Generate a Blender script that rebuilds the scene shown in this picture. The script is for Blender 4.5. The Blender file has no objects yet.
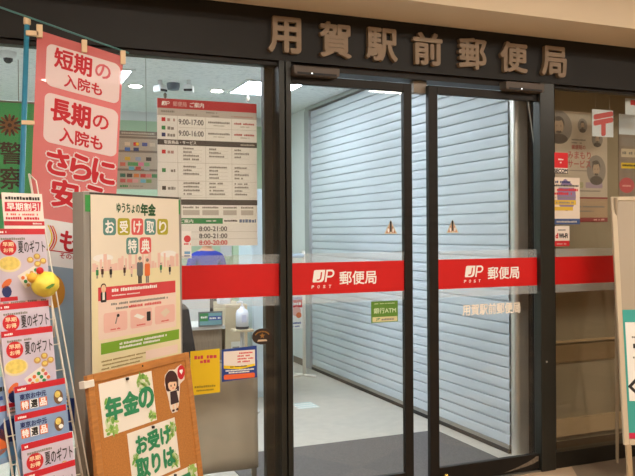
import bpy, math, random
from mathutils import Matrix, Vector, Euler
random.seed(7)
SC = bpy.context.scene
COL = SC.collection
PI = math.pi

# ------------------------------------------------------------------ camera
cam_d = bpy.data.cameras.new('camera'); cam_d.sensor_width = 36.0; cam_d.lens = 765.0/635.0*36.0
cam_d.clip_start = 0.05; cam_d.clip_end = 100
cam = bpy.data.objects.new('camera', cam_d); COL.objects.link(cam)
YAW, PITCH, ROLL = 0.3957, -0.0072, -0.0072
fw = Vector((math.sin(YAW)*math.cos(PITCH), math.cos(YAW)*math.cos(PITCH), math.sin(PITCH)))
rt = Vector((math.cos(YAW), -math.sin(YAW), 0)); up = rt.cross(fw)
rt2 = rt*math.cos(ROLL)+up*math.sin(ROLL); up2 = up*math.cos(ROLL)-rt*math.sin(ROLL)
cam.matrix_world = Matrix(((rt2.x, up2.x, -fw.x, 0.0), (rt2.y, up2.y, -fw.y, -3.882), (rt2.z, up2.z, -fw.z, 1.5), (0, 0, 0, 1)))
SC.camera = cam

# ------------------------------------------------------------------ world, exposure
wd = bpy.data.worlds.new('world'); SC.world = wd; wd.use_nodes = True
wd.node_tree.nodes['Background'].inputs[0].default_value = (0.9, 0.85, 0.8, 1)
wd.node_tree.nodes['Background'].inputs[1].default_value = 0.05
SC.view_settings.view_transform = 'Standard'; SC.view_settings.look = 'None'
SC.view_settings.exposure = 0.0; SC.view_settings.gamma = 1.0
SC.cycles.transparent_max_bounces = 32
SC.cycles.max_bounces = 10
LOBBY_E = 25.5        # strength of the lobby's ceiling panels
MALL_E = 29.0        # strength of the arcade's ceiling lamps

# ------------------------------------------------------------------ materials
MATS = {}
def lin(h):
    h = h.lstrip('#'); o = []
    for i in (0, 2, 4):
        c = int(h[i:i+2], 16)/255; o.append(c/12.92 if c <= 0.04045 else ((c+0.055)/1.055)**2.4)
    return (*o, 1)
def mat(name, hexc, rough=0.6, metal=0.0, var=0.0, scale=20.0, spec=0.5, stretch=None, bump=0.0):
    if name in MATS: return MATS[name]
    m = bpy.data.materials.new(name); m.use_nodes = True; nt = m.node_tree; b = nt.nodes['Principled BSDF']
    b.inputs['Roughness'].default_value = rough; b.inputs['Metallic'].default_value = metal
    b.inputs['Specular IOR Level'].default_value = spec
    c = lin(hexc); b.inputs['Base Color'].default_value = c
    if var or bump:
        tc = nt.nodes.new('ShaderNodeTexCoord'); mp = nt.nodes.new('ShaderNodeMapping'); nz = nt.nodes.new('ShaderNodeTexNoise')
        nt.links.new(tc.outputs['Object'], mp.inputs[0]); nt.links.new(mp.outputs[0], nz.inputs['Vector'])
        if stretch: mp.inputs['Scale'].default_value = stretch
        nz.inputs['Scale'].default_value = scale; nz.inputs['Detail'].default_value = 4
        if var:
            rp = nt.nodes.new('ShaderNodeValToRGB'); nt.links.new(nz.outputs['Fac'], rp.inputs[0])
            rp.color_ramp.elements[0].position = 0.3; rp.color_ramp.elements[1].position = 0.7
            rp.color_ramp.elements[0].color = tuple(x*(1-var) for x in c[:3])+(1,)
            rp.color_ramp.elements[1].color = tuple(min(1, x*(1+var)) for x in c[:3])+(1,)
            nt.links.new(rp.outputs[0], b.inputs['Base Color'])
        if bump:
            bp = nt.nodes.new('ShaderNodeBump'); bp.inputs['Strength'].default_value = bump; bp.inputs['Distance'].default_value = 0.004
            nt.links.new(nz.outputs['Fac'], bp.inputs['Height']); nt.links.new(bp.outputs[0], b.inputs['Normal'])
    MATS[name] = m; return m
def emit(name, hexc, s):
    if name in MATS: return MATS[name]
    m = bpy.data.materials.new(name); m.use_nodes = True; nt = m.node_tree; nt.nodes.clear()
    e = nt.nodes.new('ShaderNodeEmission'); o = nt.nodes.new('ShaderNodeOutputMaterial')
    e.inputs[0].default_value = lin(hexc); e.inputs[1].default_value = s
    nt.links.new(e.outputs[0], o.inputs[0]); MATS[name] = m; return m
def see_through(name, tint, alpha, hexc='ffffff', fres=True, rough=0.0, translucent=0.0):
    """alpha = share of the solid surface; the rest lets light straight through (tinted)"""
    if name in MATS: return MATS[name]
    m = bpy.data.materials.new(name); m.use_nodes = True; nt = m.node_tree; nt.nodes.clear()
    o = nt.nodes.new('ShaderNodeOutputMaterial'); tr = nt.nodes.new('ShaderNodeBsdfTransparent'); tr.inputs[0].default_value = lin(tint)
    mx = nt.nodes.new('ShaderNodeMixShader'); nt.links.new(tr.outputs[0], mx.inputs[1])
    if fres:
        fr = nt.nodes.new('ShaderNodeFresnel'); ge = nt.nodes.new('ShaderNodeNewGeometry'); mr = nt.nodes.new('ShaderNodeMapRange'); mr.inputs[3].default_value = 1.5; mr.inputs[4].default_value = 1/1.5
        nt.links.new(ge.outputs['Backfacing'], mr.inputs[0]); nt.links.new(mr.outputs[0], fr.inputs[0]); nt.links.new(fr.outputs[0], mx.inputs[0])
        g = nt.nodes.new('ShaderNodeBsdfGlossy'); g.inputs['Roughness'].default_value = rough; nt.links.new(g.outputs[0], mx.inputs[2])
    else:
        mx.inputs[0].default_value = alpha
        d = nt.nodes.new('ShaderNodeBsdfDiffuse'); d.inputs[0].default_value = lin(hexc)
        if translucent:
            tl = nt.nodes.new('ShaderNodeBsdfTranslucent'); tl.inputs[0].default_value = lin(hexc)
            m2 = nt.nodes.new('ShaderNodeMixShader'); m2.inputs[0].default_value = translucent
            nt.links.new(d.outputs[0], m2.inputs[1]); nt.links.new(tl.outputs[0], m2.inputs[2]); nt.links.new(m2.outputs[0], mx.inputs[2])
        else: nt.links.new(d.outputs[0], mx.inputs[2])
    nt.links.new(mx.outputs[0], o.inputs[0]); MATS[name] = m; return m

M_bronze = mat('bronze_frame', '201b16', 0.5, 0.15, 0.08, 30, spec=0.3)
M_beam = mat('bronze_beam', '1f1c18', 0.5, 0.05, 0.06, 6, spec=0.25)
M_post = mat('green_black_post', '2b2b26', 0.35, 0.3, 0.05, 10)
M_black = mat('black', '121010', 0.6)
M_glass = see_through('glass', 'fcfdfc', 0, fres=True)
M_frost = see_through('frosted_film', 'ffffff', 0.15, 'e8ecec', fres=False)
M_redfilm = mat('red_film', 'cf0a0a', 0.5, 0, 0.03, 8)
M_white = mat('white_print', 'f4f1ea', 0.6)
M_paper = mat('paper', 'efe9da', 0.7, 0, 0.02, 5)
M_steel = mat('brushed_steel', 'd2cec6', 0.38, 0.7, 0.12, 9, stretch=(1, 1, 0.25))
M_alu = mat('aluminium', '8f8a80', 0.45, 0.6, 0.05, 12)
M_greymetal = mat('painted_grey', 'a2a6a8', 0.5, 0.2, 0.04, 12)
M_shutter = mat('shutter_paint', 'c8d0d6', 0.45, 0.15, 0.03, 2)
M_whitepaint = mat('white_paint', 'dfe3e2', 0.7, 0, 0.02, 4)
M_beige = mat('beige_plaster', 'd9b78c', 0.85, 0, 0.02, 3)
M_wood = mat('pine_frame', 'b97a3c', 0.5, 0, 0.18, 14, stretch=(1, 6, 6))
M_cork = mat('cork', 'b87838', 0.9, 0, 0.16, 160)
M_wire = mat('white_wire', 'e6dfd2', 0.4)

# ------------------------------------------------------------------ mesh building
class MB:
    def __init__(s): s.v = []; s.f = []; s.m = []; s.mats = []
    def mi(s, m):
        if m not in s.mats: s.mats.append(m)
        return s.mats.index(m)
    def add(s, vs, fs, m):
        k = len(s.v); i = s.mi(m); s.v += [tuple(v) for v in vs]
        for f in fs: s.f.append(tuple(k+a for a in f)); s.m.append(i)
    def box(s, x0, x1, y0, y1, z0, z1, m):
        vs = [(x, y, z) for z in (z0, z1) for y in (y0, y1) for x in (x0, x1)]
        s.add(vs, [(0, 2, 3, 1), (4, 5, 7, 6), (0, 1, 5, 4), (2, 6, 7, 3), (0, 4, 6, 2), (1, 3, 7, 5)], m)
    def tube(s, pts, r, m, seg=8, cap=True):
        pts = [Vector(p) for p in pts]; n = len(pts); vs = []; fs = []
        rs = r if isinstance(r, (list, tuple)) else [r]*n
        for i, p in enumerate(pts):
            t = (pts[min(i+1, n-1)]-pts[max(i-1, 0)]).normalized()
            a = t.orthogonal().normalized() if i == 0 else (a-t*a.dot(t)).normalized()
            b = t.cross(a)
            for k in range(seg):
                q = 2*PI*k/seg; vs.append(p+(a*math.cos(q)+b*math.sin(q))*rs[i])
        for i in range(n-1):
            for k in range(seg):
                k2 = (k+1) % seg; fs.append((i*seg+k, i*seg+k2, (i+1)*seg+k2, (i+1)*seg+k))
        if cap: fs.append(tuple(range(seg))[::-1]); fs.append(tuple((n-1)*seg+k for k in range(seg)))
        s.add(vs, fs, m)
    def lathe(s, prof, m, c=(0, 0, 0), seg=24, axis='z'):
        vs = []; fs = []; n = len(prof)
        for r, h in prof:
            for k in range(seg):
                q = 2*PI*k/seg; x, y = r*math.cos(q), r*math.sin(q)
                vs.append((c[0]+x, c[1]+y, c[2]+h) if axis == 'z' else (c[0]+x, c[1]+h, c[2]+y))
        for i in range(n-1):
            for k in range(seg):
                k2 = (k+1) % seg; fs.append((i*seg+k, i*seg+k2, (i+1)*seg+k2, (i+1)*seg+k))
        fs.append(tuple(range(seg))[::-1]); fs.append(tuple((n-1)*seg+k for k in range(seg)))
        s.add(vs, fs, m)
    def prism(s, pts, y0, y1, m):
        """outline in x,z pushed from y0 to y1"""
        n = len(pts); vs = [(x, y0, z) for x, z in pts]+[(x, y1, z) for x, z in pts]
        fs = [tuple(range(n)), tuple(range(2*n-1, n-1, -1))]+[(i, n+i, n+(i+1) % n, (i+1) % n) for i in range(n)]
        s.add(vs, fs, m)
    def build(s, name, parent=None, bevel=0, smooth=False, loc=None, rot=None):
        me = bpy.data.meshes.new(name); me.from_pydata(s.v, [], s.f)
        for m in s.mats: me.materials.append(m)
        me.polygons.foreach_set('material_index', s.m)
        if smooth: me.polygons.foreach_set('use_smooth', [True]*len(s.f))
        me.validate(); me.update()
        o = bpy.data.objects.new(name, me); COL.objects.link(o)
        if parent: o.parent = parent
        if loc: o.location = loc
        if rot: o.rotation_euler = rot
        if bevel:
            b = o.modifiers.new('bevel', 'BEVEL'); b.width = bevel; b.segments = 2; b.limit_method = 'ANGLE'
        return o

def tag(o, label, cat, group=None, kind=None):
    o['label'] = label; o['category'] = cat
    if group: o['group'] = group
    if kind: o['kind'] = kind
    return o
def thing(name, label, cat, loc=(0, 0, 0), rot=(0, 0, 0), group=None, kind=None):
    o = bpy.data.objects.new(name, None); COL.objects.link(o); o.empty_display_size = 0.05
    o.location = loc; o.rotation_euler = rot
    return tag(o, label, cat, group, kind)
def box(name, x0, x1, y0, y1, z0, z1, m, parent=None, bevel=0):
    b = MB(); b.box(x0, x1, y0, y1, z0, z1, m); return b.build(name, parent, bevel)

# ------------------------------------------------------------------ lettering
GL = {}
def glyphs(s, extrude=0.0):
    k = (s, extrude)
    if k not in GL:
        c = bpy.data.curves.new('t', 'FONT'); c.body = s; c.resolution_u = 3; c.extrude = extrude
        o = bpy.data.objects.new('t', c); COL.objects.link(o)
        dg = bpy.context.evaluated_depsgraph_get(); me = bpy.data.meshes.new_from_object(o.evaluated_get(dg))
        GL[k] = ([tuple(v.co) for v in me.vertices], [tuple(p.vertices) for p in me.polygons])
        bpy.data.objects.remove(o); bpy.data.curves.remove(c); bpy.data.meshes.remove(me)
    return GL[k]
DIR8 = [(math.cos(i*PI/4), math.sin(i*PI/4)) for i in range(8)]
class Print:
    """flat printing on a sheet: outlines in the sheet's own x,z, facing -y"""
    def __init__(s, y=0.0, warp=None): s.shape = MB(); s.text = MB(); s.y = y; s.warp = warp
    def Y(s, layer): return s.y-0.0004*(layer+1)
    def W(s, vs): return [s.warp(*v) for v in vs] if s.warp else vs
    def poly(s, pts, m, layer=0):
        a = sum(pts[i][0]*pts[(i+1) % len(pts)][1]-pts[(i+1) % len(pts)][0]*pts[i][1] for i in range(len(pts)))
        if a < 0: pts = pts[::-1]
        s.shape.add(s.W([(x, s.Y(layer), z) for x, z in pts]), [tuple(range(len(pts)))], m)
    def rect(s, x0, z0, x1, z1, m, layer=0): s.poly([(x0, z0), (x1, z0), (x1, z1), (x0, z1)], m, layer)
    def oval(s, cx, cz, rx, rz, m, layer=0, n=20, rot=0):
        c, q = math.cos(rot), math.sin(rot)
        s.poly([(cx+rx*math.cos(2*PI*i/n)*c-rz*math.sin(2*PI*i/n)*q, cz+rx*math.cos(2*PI*i/n)*q+rz*math.sin(2*PI*i/n)*c) for i in range(n)], m, layer)
    def rrect(s, x0, z0, x1, z1, r, m, layer=0):
        pts = []
        for cx, cz, a0 in ((x1-r, z1-r, 0), (x0+r, z1-r, 90), (x0+r, z0+r, 180), (x1-r, z0+r, 270)):
            for k in range(5): a = math.radians(a0+k*22.5); pts.append((cx+r*math.cos(a), cz+r*math.sin(a)))
        s.poly(pts, m, layer)
    def t(s, st, x0, z0, x1, z1, m, layer=1, bold=0.0, shear=0.0, slope=0.0):
        vs, fs = glyphs(st)
        if not vs: return
        a0 = min(v[0] for v in vs); a1 = max(v[0] for v in vs); b0 = min(v[1] for v in vs); b1 = max(v[1] for v in vs)
        sx = (x1-x0)/(a1-a0+1e-9); sz = (z1-z0)/(b1-b0+1e-9)
        offs = [(0, 0)]+([(dx*bold, dz*bold) for dx, dz in DIR8] if bold else [])
        for k, (dx, dz) in enumerate(offs):
            out = []
            for v in vs:
                z = (v[1]-b0)*sz; x = (v[0]-a0)*sx
                out.append((x0+x+dx*sz+shear*z, s.Y(layer)-0.00001*k, z0+z+dz*sz+slope*x))
            s.text.add(s.W(out), fs, m)
    def greek(s, x0, z0, x1, h, m, layer=1):
        """a line of print too small to read: a row of little marks"""
        x = x0
        while x < x1-h*0.3:
            w = min(h*random.uniform(0.6, 0.95), x1-x)
            if random.random() > 0.06:
                s.rect(x, z0, x+w, z0+h*random.uniform(0.75, 1), m, layer)
            x += w+h*0.18
    def build(s, parent, pic='printed_picture', let='lettering'):
        if s.shape.f: s.shape.build(pic, parent)
        if s.text.f: s.text.build(let, parent)

def jp_logo(p, x, z, h, m_white, m_red, layer=1, post=True):
    """white slanted tile with a J cut out of it, a P beside it, POST beneath"""
    sh = 0.16
    def sl(pts): return [(x+(a+sh*b)*h, z+b*h) for a, b in pts]
    arc = lambda cx, cz, r, a0, a1, n=7: [(cx+r*math.cos(math.radians(a0+(a1-a0)*i/(n-1))), cz+r*math.sin(math.radians(a0+(a1-a0)*i/(n-1)))) for i in range(n)]
    p.poly(sl(arc(0.12, 0.88, 0.12, 180, 90, 4)+[(0.98, 1.0), (0.98, 0.30)]+arc(0.70, 0.28, 0.28, 0, -90, 5)+arc(0.10, 0.10, 0.10, 270, 180, 4)), m_white, layer)
    # the J, a hooked stroke in the ground colour
    p.poly(sl([(0.62, 0.82), (0.74, 0.82), (0.74, 0.36)]+arc(0.50, 0.36, 0.24, 0, -90, 6)+[(0.34, 0.12), (0.34, 0.24)]+arc(0.50, 0.36, 0.12, -90, 0, 5)), m_red, layer+1)
    # the P: stem and bowl
    p.poly(sl([(1.08, 0.0), (1.24, 0.0), (1.24, 1.0), (1.08, 1.0)]), m_white, layer)
    outer = [(1.24, 1.0)]+arc(1.52, 0.68, 0.32, 90, -90, 9)+[(1.24, 0.36)]; inner = [(1.24, 0.50)]+arc(1.50, 0.68, 0.18, -90, 90, 9)+[(1.24, 0.86)]
    p.poly(sl(outer), m_white, layer); p.poly(sl(inner), m_red, layer+1)
    if post:
        for i, ch in enumerate('POST'):
            a = x+(-0.08+i*0.50)*h; p.t(ch, a, z-0.48*h, a+0.20*h, z-0.24*h, m_white, layer+1, 0.015, 0.15)

INK = mat('ink_black', '2a2624', 0.7); INKG = mat('ink_grey', '8b857c', 0.7); INKL = mat('ink_light_grey', 'bdb6aa', 0.7)
RED = mat('ink_red', 'd02028', 0.6); GRN = mat('ink_green', '2f8a4c', 0.6); BLU = mat('ink_blue', '2b4a9a', 0.6)
YEL = mat('ink_yellow', 'f2cf1c', 0.6); ORG = mat('ink_orange', 'e8743a', 0.6); PNK = mat('ink_pink', 'eeb4a6', 0.6)
NAVY = mat('ink_navy', '27336b', 0.6); BRN = mat('ink_brown', '4a2a1e', 0.6); SKIN = mat('ink_skin', 'f0c8a4', 0.6)

# ================================================================== THE SETTING
S = 'structure'
tile = bpy.data.materials.new('arcade_tiles'); tile.use_nodes = True; nt = tile.node_tree; b = nt.nodes['Principled BSDF']
tc = nt.nodes.new('ShaderNodeTexCoord'); mp = nt.nodes.new('ShaderNodeMapping'); ck = nt.nodes.new('ShaderNodeTexChecker'); nz = nt.nodes.new('ShaderNodeTexNoise')
mp.inputs['Rotation'].default_value = (0, 0, 0.55); mp.inputs['Location'].default_value = (0.33, 0.12, 0)
ck.inputs['Scale'].default_value = 1.25; ck.inputs[1].default_value = lin('bca284'); ck.inputs[2].default_value = lin('83725f')
nt.links.new(tc.outputs['Object'], mp.inputs[0]); nt.links.new(mp.outputs[0], ck.inputs[0]); nz.inputs['Scale'].default_value = 60
mx = nt.nodes.new('ShaderNodeMix'); mx.data_type = 'RGBA'; mx.blend_type = 'OVERLAY'; mx.inputs[0].default_value = 0.2
nt.links.new(tc.outputs['Object'], nz.inputs['Vector']); nt.links.new(ck.outputs[0], mx.inputs[6]); nt.links.new(nz.outputs['Color'], mx.inputs[7])
nt.links.new(mx.outputs[2], b.inputs['Base Color']); b.inputs['Roughness'].default_value = 0.35
tag(box('floor', -5, 9, -8, 0.0, -0.1, 0, tile), 'beige and brown stone tiles of the arcade in front of the doors', 'floor', kind=S)
M_vinyl = mat('lobby_vinyl', 'c2bbae', 0.4, 0, 0.06, 12)
tag(box('floor_lobby', -1.6, 3.3, 0.0, 5.0, -0.1, 0, M_vinyl), 'pale grey vinyl floor of the lobby behind the glass', 'floor', kind=S)
M_ceilmall = mat('arcade_ceiling_paint', 'e4d2b6', 0.9, 0, 0.02, 2)
tag(box('ceiling', -5, 9, -8, -0.4, 3.2, 3.3, M_ceilmall), 'warm beige ceiling of the arcade', 'ceiling', kind=S)
c = MB(); c.box(-5, 9, -0.4, 0.12, 2.70, 3.3, M_ceilmall)
tag(c.build('trim_1'), 'beige plaster bulkhead overhanging the dark sign beam', 'bulkhead', kind=S)
tag(box('wall_opposite', -5, 9, -6.6, -6.5, 0, 3.3, mat('arcade_wall', 'dfd0ba', 0.8, 0, 0.05, 2)), 'beige wall across the arcade', 'wall', kind=S)
tag(box('wall_left', -5.1, -5, -8.1, 0.12, 0, 3.3, mat('arcade_wall', 'dfd0ba')), 'beige arcade wall at the left end', 'wall', kind=S)
tag(box('wall_right', 9, 9.1, -8.1, 0.12, 0, 3.3, mat('arcade_wall', 'dfd0ba')), 'beige arcade wall at the right end', 'wall', kind=S)
w = MB(); w.box(-5, -1.6, 0, 0.12, 0, 2.7, M_beige); w.box(4.9, 9, 0, 0.12, 0, 2.7, M_beige)
tag(w.build('wall_front'), 'beige shopfront wall at both ends of the glazing', 'wall', kind=S)
# beam that carries the sign
tag(box('trim_2', -1.6, 4.9, -0.03, 0.12, 2.42, 2.70, M_beam), 'dark bronze beam above the glazing carrying the sign letters', 'beam', kind=S)
# lobby shell
M_ctile = bpy.data.materials.new('rockwool_ceiling'); M_ctile.use_nodes = True; nt = M_ctile.node_tree; b = nt.nodes['Principled BSDF']
tc = nt.nodes.new('ShaderNodeTexCoord'); mp = nt.nodes.new('ShaderNodeMapping'); nz = nt.nodes.new('ShaderNodeTexNoise'); rp = nt.nodes.new('ShaderNodeValToRGB')
mp.inputs['Scale'].default_value = (18, 55, 1); nz.inputs['Scale'].default_value = 1.0; nz.inputs['Detail'].default_value = 3
nt.links.new(tc.outputs['Object'], mp.inputs[0]); nt.links.new(mp.outputs[0], nz.inputs['Vector']); nt.links.new(nz.outputs['Fac'], rp.inputs[0]); nt.links.new(rp.outputs[0], b.inputs['Base Color'])
rp.color_ramp.elements[0].position = 0.33; rp.color_ramp.elements[0].color = lin('c3cacd'); rp.color_ramp.elements[1].position = 0.46; rp.color_ramp.elements[1].color = lin('e8eced'); b.inputs['Roughness'].default_value = 0.9
tag(box('ceiling_lobby', -1.6, 3.3, 0.12, 5.0, 2.88, 2.98, M_ctile), 'white speckled tile ceiling of the lobby', 'ceiling', kind=S)
M_greenwall = mat('pale_green_wall', 'b9d0b2', 0.8, 0, 0.02, 3)
w = MB(); w.box(-1.6, 3.3, 4.9, 5.0, 0, 2.78, M_greenwall); w.box(-1.6, 3.3, 4.88, 5.0, 2.78, 2.88, M_whitepaint)
tag(w.build('wall_back'), 'pale green back wall of the lobby under a white band', 'wall', kind=S)
tag(box('wall_lobby_left', -1.7, -1.6, 0.12, 5.0, 0, 2.98, M_whitepaint), 'white left wall of the lobby', 'wall', kind=S)
tag(box('wall_lobby_right', 3.17, 3.3, 4.0, 4.9, 0, 2.88, M_whitepaint), 'short white lobby wall beyond the roller shutter', 'wall', kind=S)
tag(box('wall_shutter_back', 3.24, 3.3, 0.4, 4.0, 0, 2.88, M_whitepaint), 'wall behind the roller shutter', 'wall', kind=S)
tag(box('baseboard_right', 3.155, 3.17, 4.0, 4.9, 0, 0.07, mat('baseboard', '6d665c', 0.6)), 'grey skirting at the foot of the short white wall', 'baseboard', kind=S)
# display recess behind the right window
M_recess = mat('recess_wall', '9d8e72', 0.8, 0, 0.05, 3)
w = MB(); w.box(3.31, 4.9, 0.30, 0.40, 0, 2.75, M_recess); w.box(3.315, 4.9, 0.27, 0.30, 0.10, 0.215, mat('recess_trim', 'c2a67c', 0.7))
w.box(3.315, 4.9, 0.285, 0.30, 0.60, 0.72, mat('recess_rail', '8e744f', 0.7)); w.box(3.315, 4.9, 0.28, 0.30, 0.735, 0.75, mat('recess_trim', 'c2a67c'))
tag(w.build('wall_recess'), 'brown back panel of the display recess behind the right window', 'wall', kind=S)
tag(box('floor_recess', 3.3, 4.9, 0.06, 0.3, 0.0, 0.06, mat('recess_floor', '4a3720', 0.6, 0, 0.2, 8)), 'dark brown floor of the display recess', 'floor', kind=S)

# ---- glazing: left window
win = thing('window_1', 'large left shop window with a red and frosted band', 'window', kind=S)
f = MB(); f.box(-1.6, 1.40, -0.01, 0.06, 2.395, 2.42, M_bronze); f.box(-1.6, 1.40, -0.02, 0.07, 0, 0.09, M_bronze)
f.box(-1.6, -1.54, -0.01, 0.06, 0.09, 2.395, M_bronze); f.build('window_frame', win, 0.003)
box('pane', -1.54, 1.40, 0.0, 0.008, 0.09, 2.395, M_glass, win)
def band(parent, x0, x1, y=-0.0015):
    a = MB(); a.box(x0, x1, y-0.0004, y, 1.335, 1.385, M_frost); a.box(x0, x1, y-0.0004, y, 1.11, 1.16, M_frost); a.build('frosted_band', parent)
    return box('red_band', x0, x1, y-0.0006, y, 1.16, 1.335, M_redfilm, parent)
band(win, -1.54, 1.40)
f = MB(); f.box(1.393, 1.424, -0.03, 0.09, 0, 2.42, M_post); f.box(1.424, 1.432, -0.012, 0.09, 0, 2.42, M_black); f.box(1.432, 1.461, -0.03, 0.09, 0, 2.42, M_post)
tag(f.build('trim_3', bevel=0.002), 'dark bronze post between the left window and the doors', 'post', kind=S)
tag(box('trim_4', 1.345, 1.412, 0.08, 0.13, 0, 2.42, mat('inner_jamb', '1f1a14', 0.5, 0.2, 0.08, 8), bevel=0.003), 'brown jamb standing just inside the left window', 'jamb', kind=S)
# ---- right window
win2 = thing('window_2', 'right shop window beside the doors with a red band', 'window', kind=S)
f = MB(); f.box(3.2, 4.9, -0.02, 0.06, 0, 0.10, mat('kick_rail', '1d1a14', 0.4, 0.2, 0.1, 8)); f.box(3.2, 4.9, 0.0, 0.06, 2.40, 2.42, M_bronze); f.build('window_frame', win2, 0.003)
box('pane', 3.2, 4.9, 0.0, 0.008, 0.10, 2.40, M_glass, win2)
band(win2, 3.2, 4.9)
tag(box('trim_5', 3.105, 3.217, -0.04, 0.03, 0, 2.42, M_post, bevel=0.006), 'broad dark post between the doors and the right window', 'post', kind=S)
box('screw', 3.14, 3.15, -0.043, -0.04, 0.68, 0.69, M_steel, bpy.data.objects['trim_5'])
# ---- header over the doors
f = MB(); f.box(1.461, 3.135, 0.0, 0.12, 2.385, 2.42, M_bronze)
tag(f.build('trim_6'), 'dark door operator cover below the sign beam', 'header', kind=S)
tag(box('trim_7', 1.478, 3.135, -0.03, 0.10, -0.005, 0.008, M_alu), 'grey metal threshold under the sliding doors', 'threshold', kind=S)

# ---- sliding doors
def sliding_door(name, label, x0, gl0, gl1, x1, y0, knob=None):
    d = thing(name, label, 'door', kind=S)
    f = MB(); Y0, Y1 = y0, y0+0.035
    f.box(x0, gl0, Y0, Y1, 0.012, 2.355, M_bronze); f.box(gl1, x1, Y0, Y1, 0.012, 2.355, M_bronze)
    f.box(gl0, gl1, Y0, Y1, 0.012, 0.108, M_bronze); f.box(gl0, gl1, Y0, Y1, 2.307, 2.355, M_bronze); f.build('door_frame', d, 0.003)
    box('pane', gl0, gl1, y0+0.012, y0+0.02, 0.108, 2.307, M_glass, d)
    r = band(d, gl0, gl1, y0+0.0105)
    return d, r
dl, dlb = sliding_door('door_1', 'left sliding glass door with red band and green cash machine sign', 1.461, 1.469, 2.160, 2.213, -0.012)
dr, drb = sliding_door('door_2', 'right sliding glass door with white lettering under its red band', 2.325, 2.386, 3.125, 3.16, -0.012)
YG = -0.0015
def door_logo(parent, x, xt0, xt1):
    p = Print(YG-0.0008); jp_logo(p, x, 1.226, 0.068, M_white, M_redfilm)
    p.t('郵便局', xt0, 1.208, xt1, 1.282, M_white, 1, 0.018); p.build(parent, 'logo')
door_logo(dlb, 1.588, 1.752, 1.980); door_logo(drb, 2.572, 2.738, 2.968)
p = Print(YG-0.0002); p.t('用賀駅前郵便局', 2.556, 0.996, 2.976, 1.062, mat('cream_letter', 'f6ead8', 0.6), 1, 0.022); p.build(dr)
k = MB(); k.lathe([(0.004, 0), (0.008, -0.008), (0.016, -0.016), (0.017, -0.026), (0.010, -0.034)], mat('brass', 'd8b25a', 0.25, 0.9), (2.415, -0.012, 0.062), axis='y'); k.build('door_lock', dr, smooth=True)
k = MB(); k.prism([(2.84, 0.022), (2.92, 0.030), (3.0, 0.040), (3.06, 0.052), (3.10, 0.066), (3.102, 0.092), (3.085, 0.096), (3.06, 0.082), (3.02, 0.066), (2.95, 0.046), (2.90, 0.034)], -0.0135, -0.0121, mat('bare_metal', '76695a', 0.6, 0.2, 0.35, 60)); k.build('worn_patch', dr)
def warning(parent, x, y):
    p = Print(YG-0.0002)
    p.poly([(x, y), (x+0.083, y), (x+0.0415, y+0.08)], mat('sticker_cream', 'cfc0a4', 0.6), 0)
    p.poly([(x+0.010, y+0.006), (x+0.034, y+0.006), (x+0.034, y+0.05)], mat('ink_rust', 'b47a5a'), 1); p.poly([(x+0.049, y+0.006), (x+0.073, y+0.006), (x+0.049, y+0.05)], mat('ink_rust', 'b47a5a'), 1)
    p.rect(x+0.036, y+0.012, x+0.047, y+0.062, INK, 2); p.oval(x+0.0415, y+0.066, 0.006, 0.008, INK, 2)
    p.oval(x+0.026, y+0.02, 0.006, 0.012, M_white, 2); p.oval(x+0.057, y+0.02, 0.006, 0.012, M_white, 2)
    h = MB(); s = MB(); o = p.shape.build('warning_sticker'); return o
tag(warning(None, 2.034, 1.489), 'small triangular warning sticker on the left sliding door', 'sticker', 'triangular warning stickers')
tag(warning(None, 2.448, 1.492), 'small triangular warning sticker on the right sliding door', 'sticker', 'triangular warning stickers')

# ================================================================== LIGHTS (fittings, some added out of view)
E_panel = emit('lobby_panel_light', 'eaf3ff', LOBBY_E); E_down = emit('lobby_downlight', 'fff6e8', LOBBY_E*1.6); E_mall = emit('arcade_lamp', 'fff5e8', MALL_E)
def panel(x0, x1, y0, y1, label):
    t = thing('ceiling_light', label, 'ceiling light', ((x0+x1)/2, (y0+y1)/2, 2.88), group='square lamps in the lobby ceiling'); hx, hy = (x1-x0)/2, (y1-y0)/2
    f = MB(); f.box(-hx-.03, hx+.03, -hy-.03, -hy, -0.015, 0, M_whitepaint); f.box(-hx-.03, hx+.03, hy, hy+.03, -0.015, 0, M_whitepaint)
    f.box(-hx-.03, -hx, -hy, hy, -0.015, 0, M_whitepaint); f.box(hx, hx+.03, -hy, hy, -0.015, 0, M_whitepaint); f.build('lamp_frame', t)
    box('diffuser', -hx, hx, -hy, hy, -0.010, -0.004, E_panel, t)
panel(2.10, 2.62, 2.72, 3.34, 'square ceiling lamp right of the price board seen through the left window')
panel(0.62, 1.05, 2.66, 3.28, 'square ceiling lamp behind the pink banner')
panel(-0.9, -0.4, 2.66, 3.28, 'square ceiling lamp at the far left of the lobby')
panel(1.15, 1.95, 1.10, 1.70, 'square ceiling lamp just inside the sliding doors')  # added above the header, out of sight, to light the near shutter
panel(-0.3, 0.5, 1.10, 1.70, 'square ceiling lamp just inside the left window')  # extra lamp hidden from view, added to light the front of the lobby
for x, y, lb in ((0.423, 3.306, 'round downlight shining through the pink banner'), (1.19, 3.32, 'round downlight left of the ceiling cameras'), (1.96, 3.29, 'round downlight between the cameras and the square lamp')):
    t = thing('downlight', lb, 'ceiling light', (x, y, 2.88), group='round downlights in the lobby')
    a = MB(); a.lathe([(0.075, 0), (0.075, -0.008), (0.06, -0.012)], M_whitepaint); a.build('rim', t); a = MB(); a.lathe([(0.055, -0.012), (0.055, -0.016)], E_down); a.build('lens', t)
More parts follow.
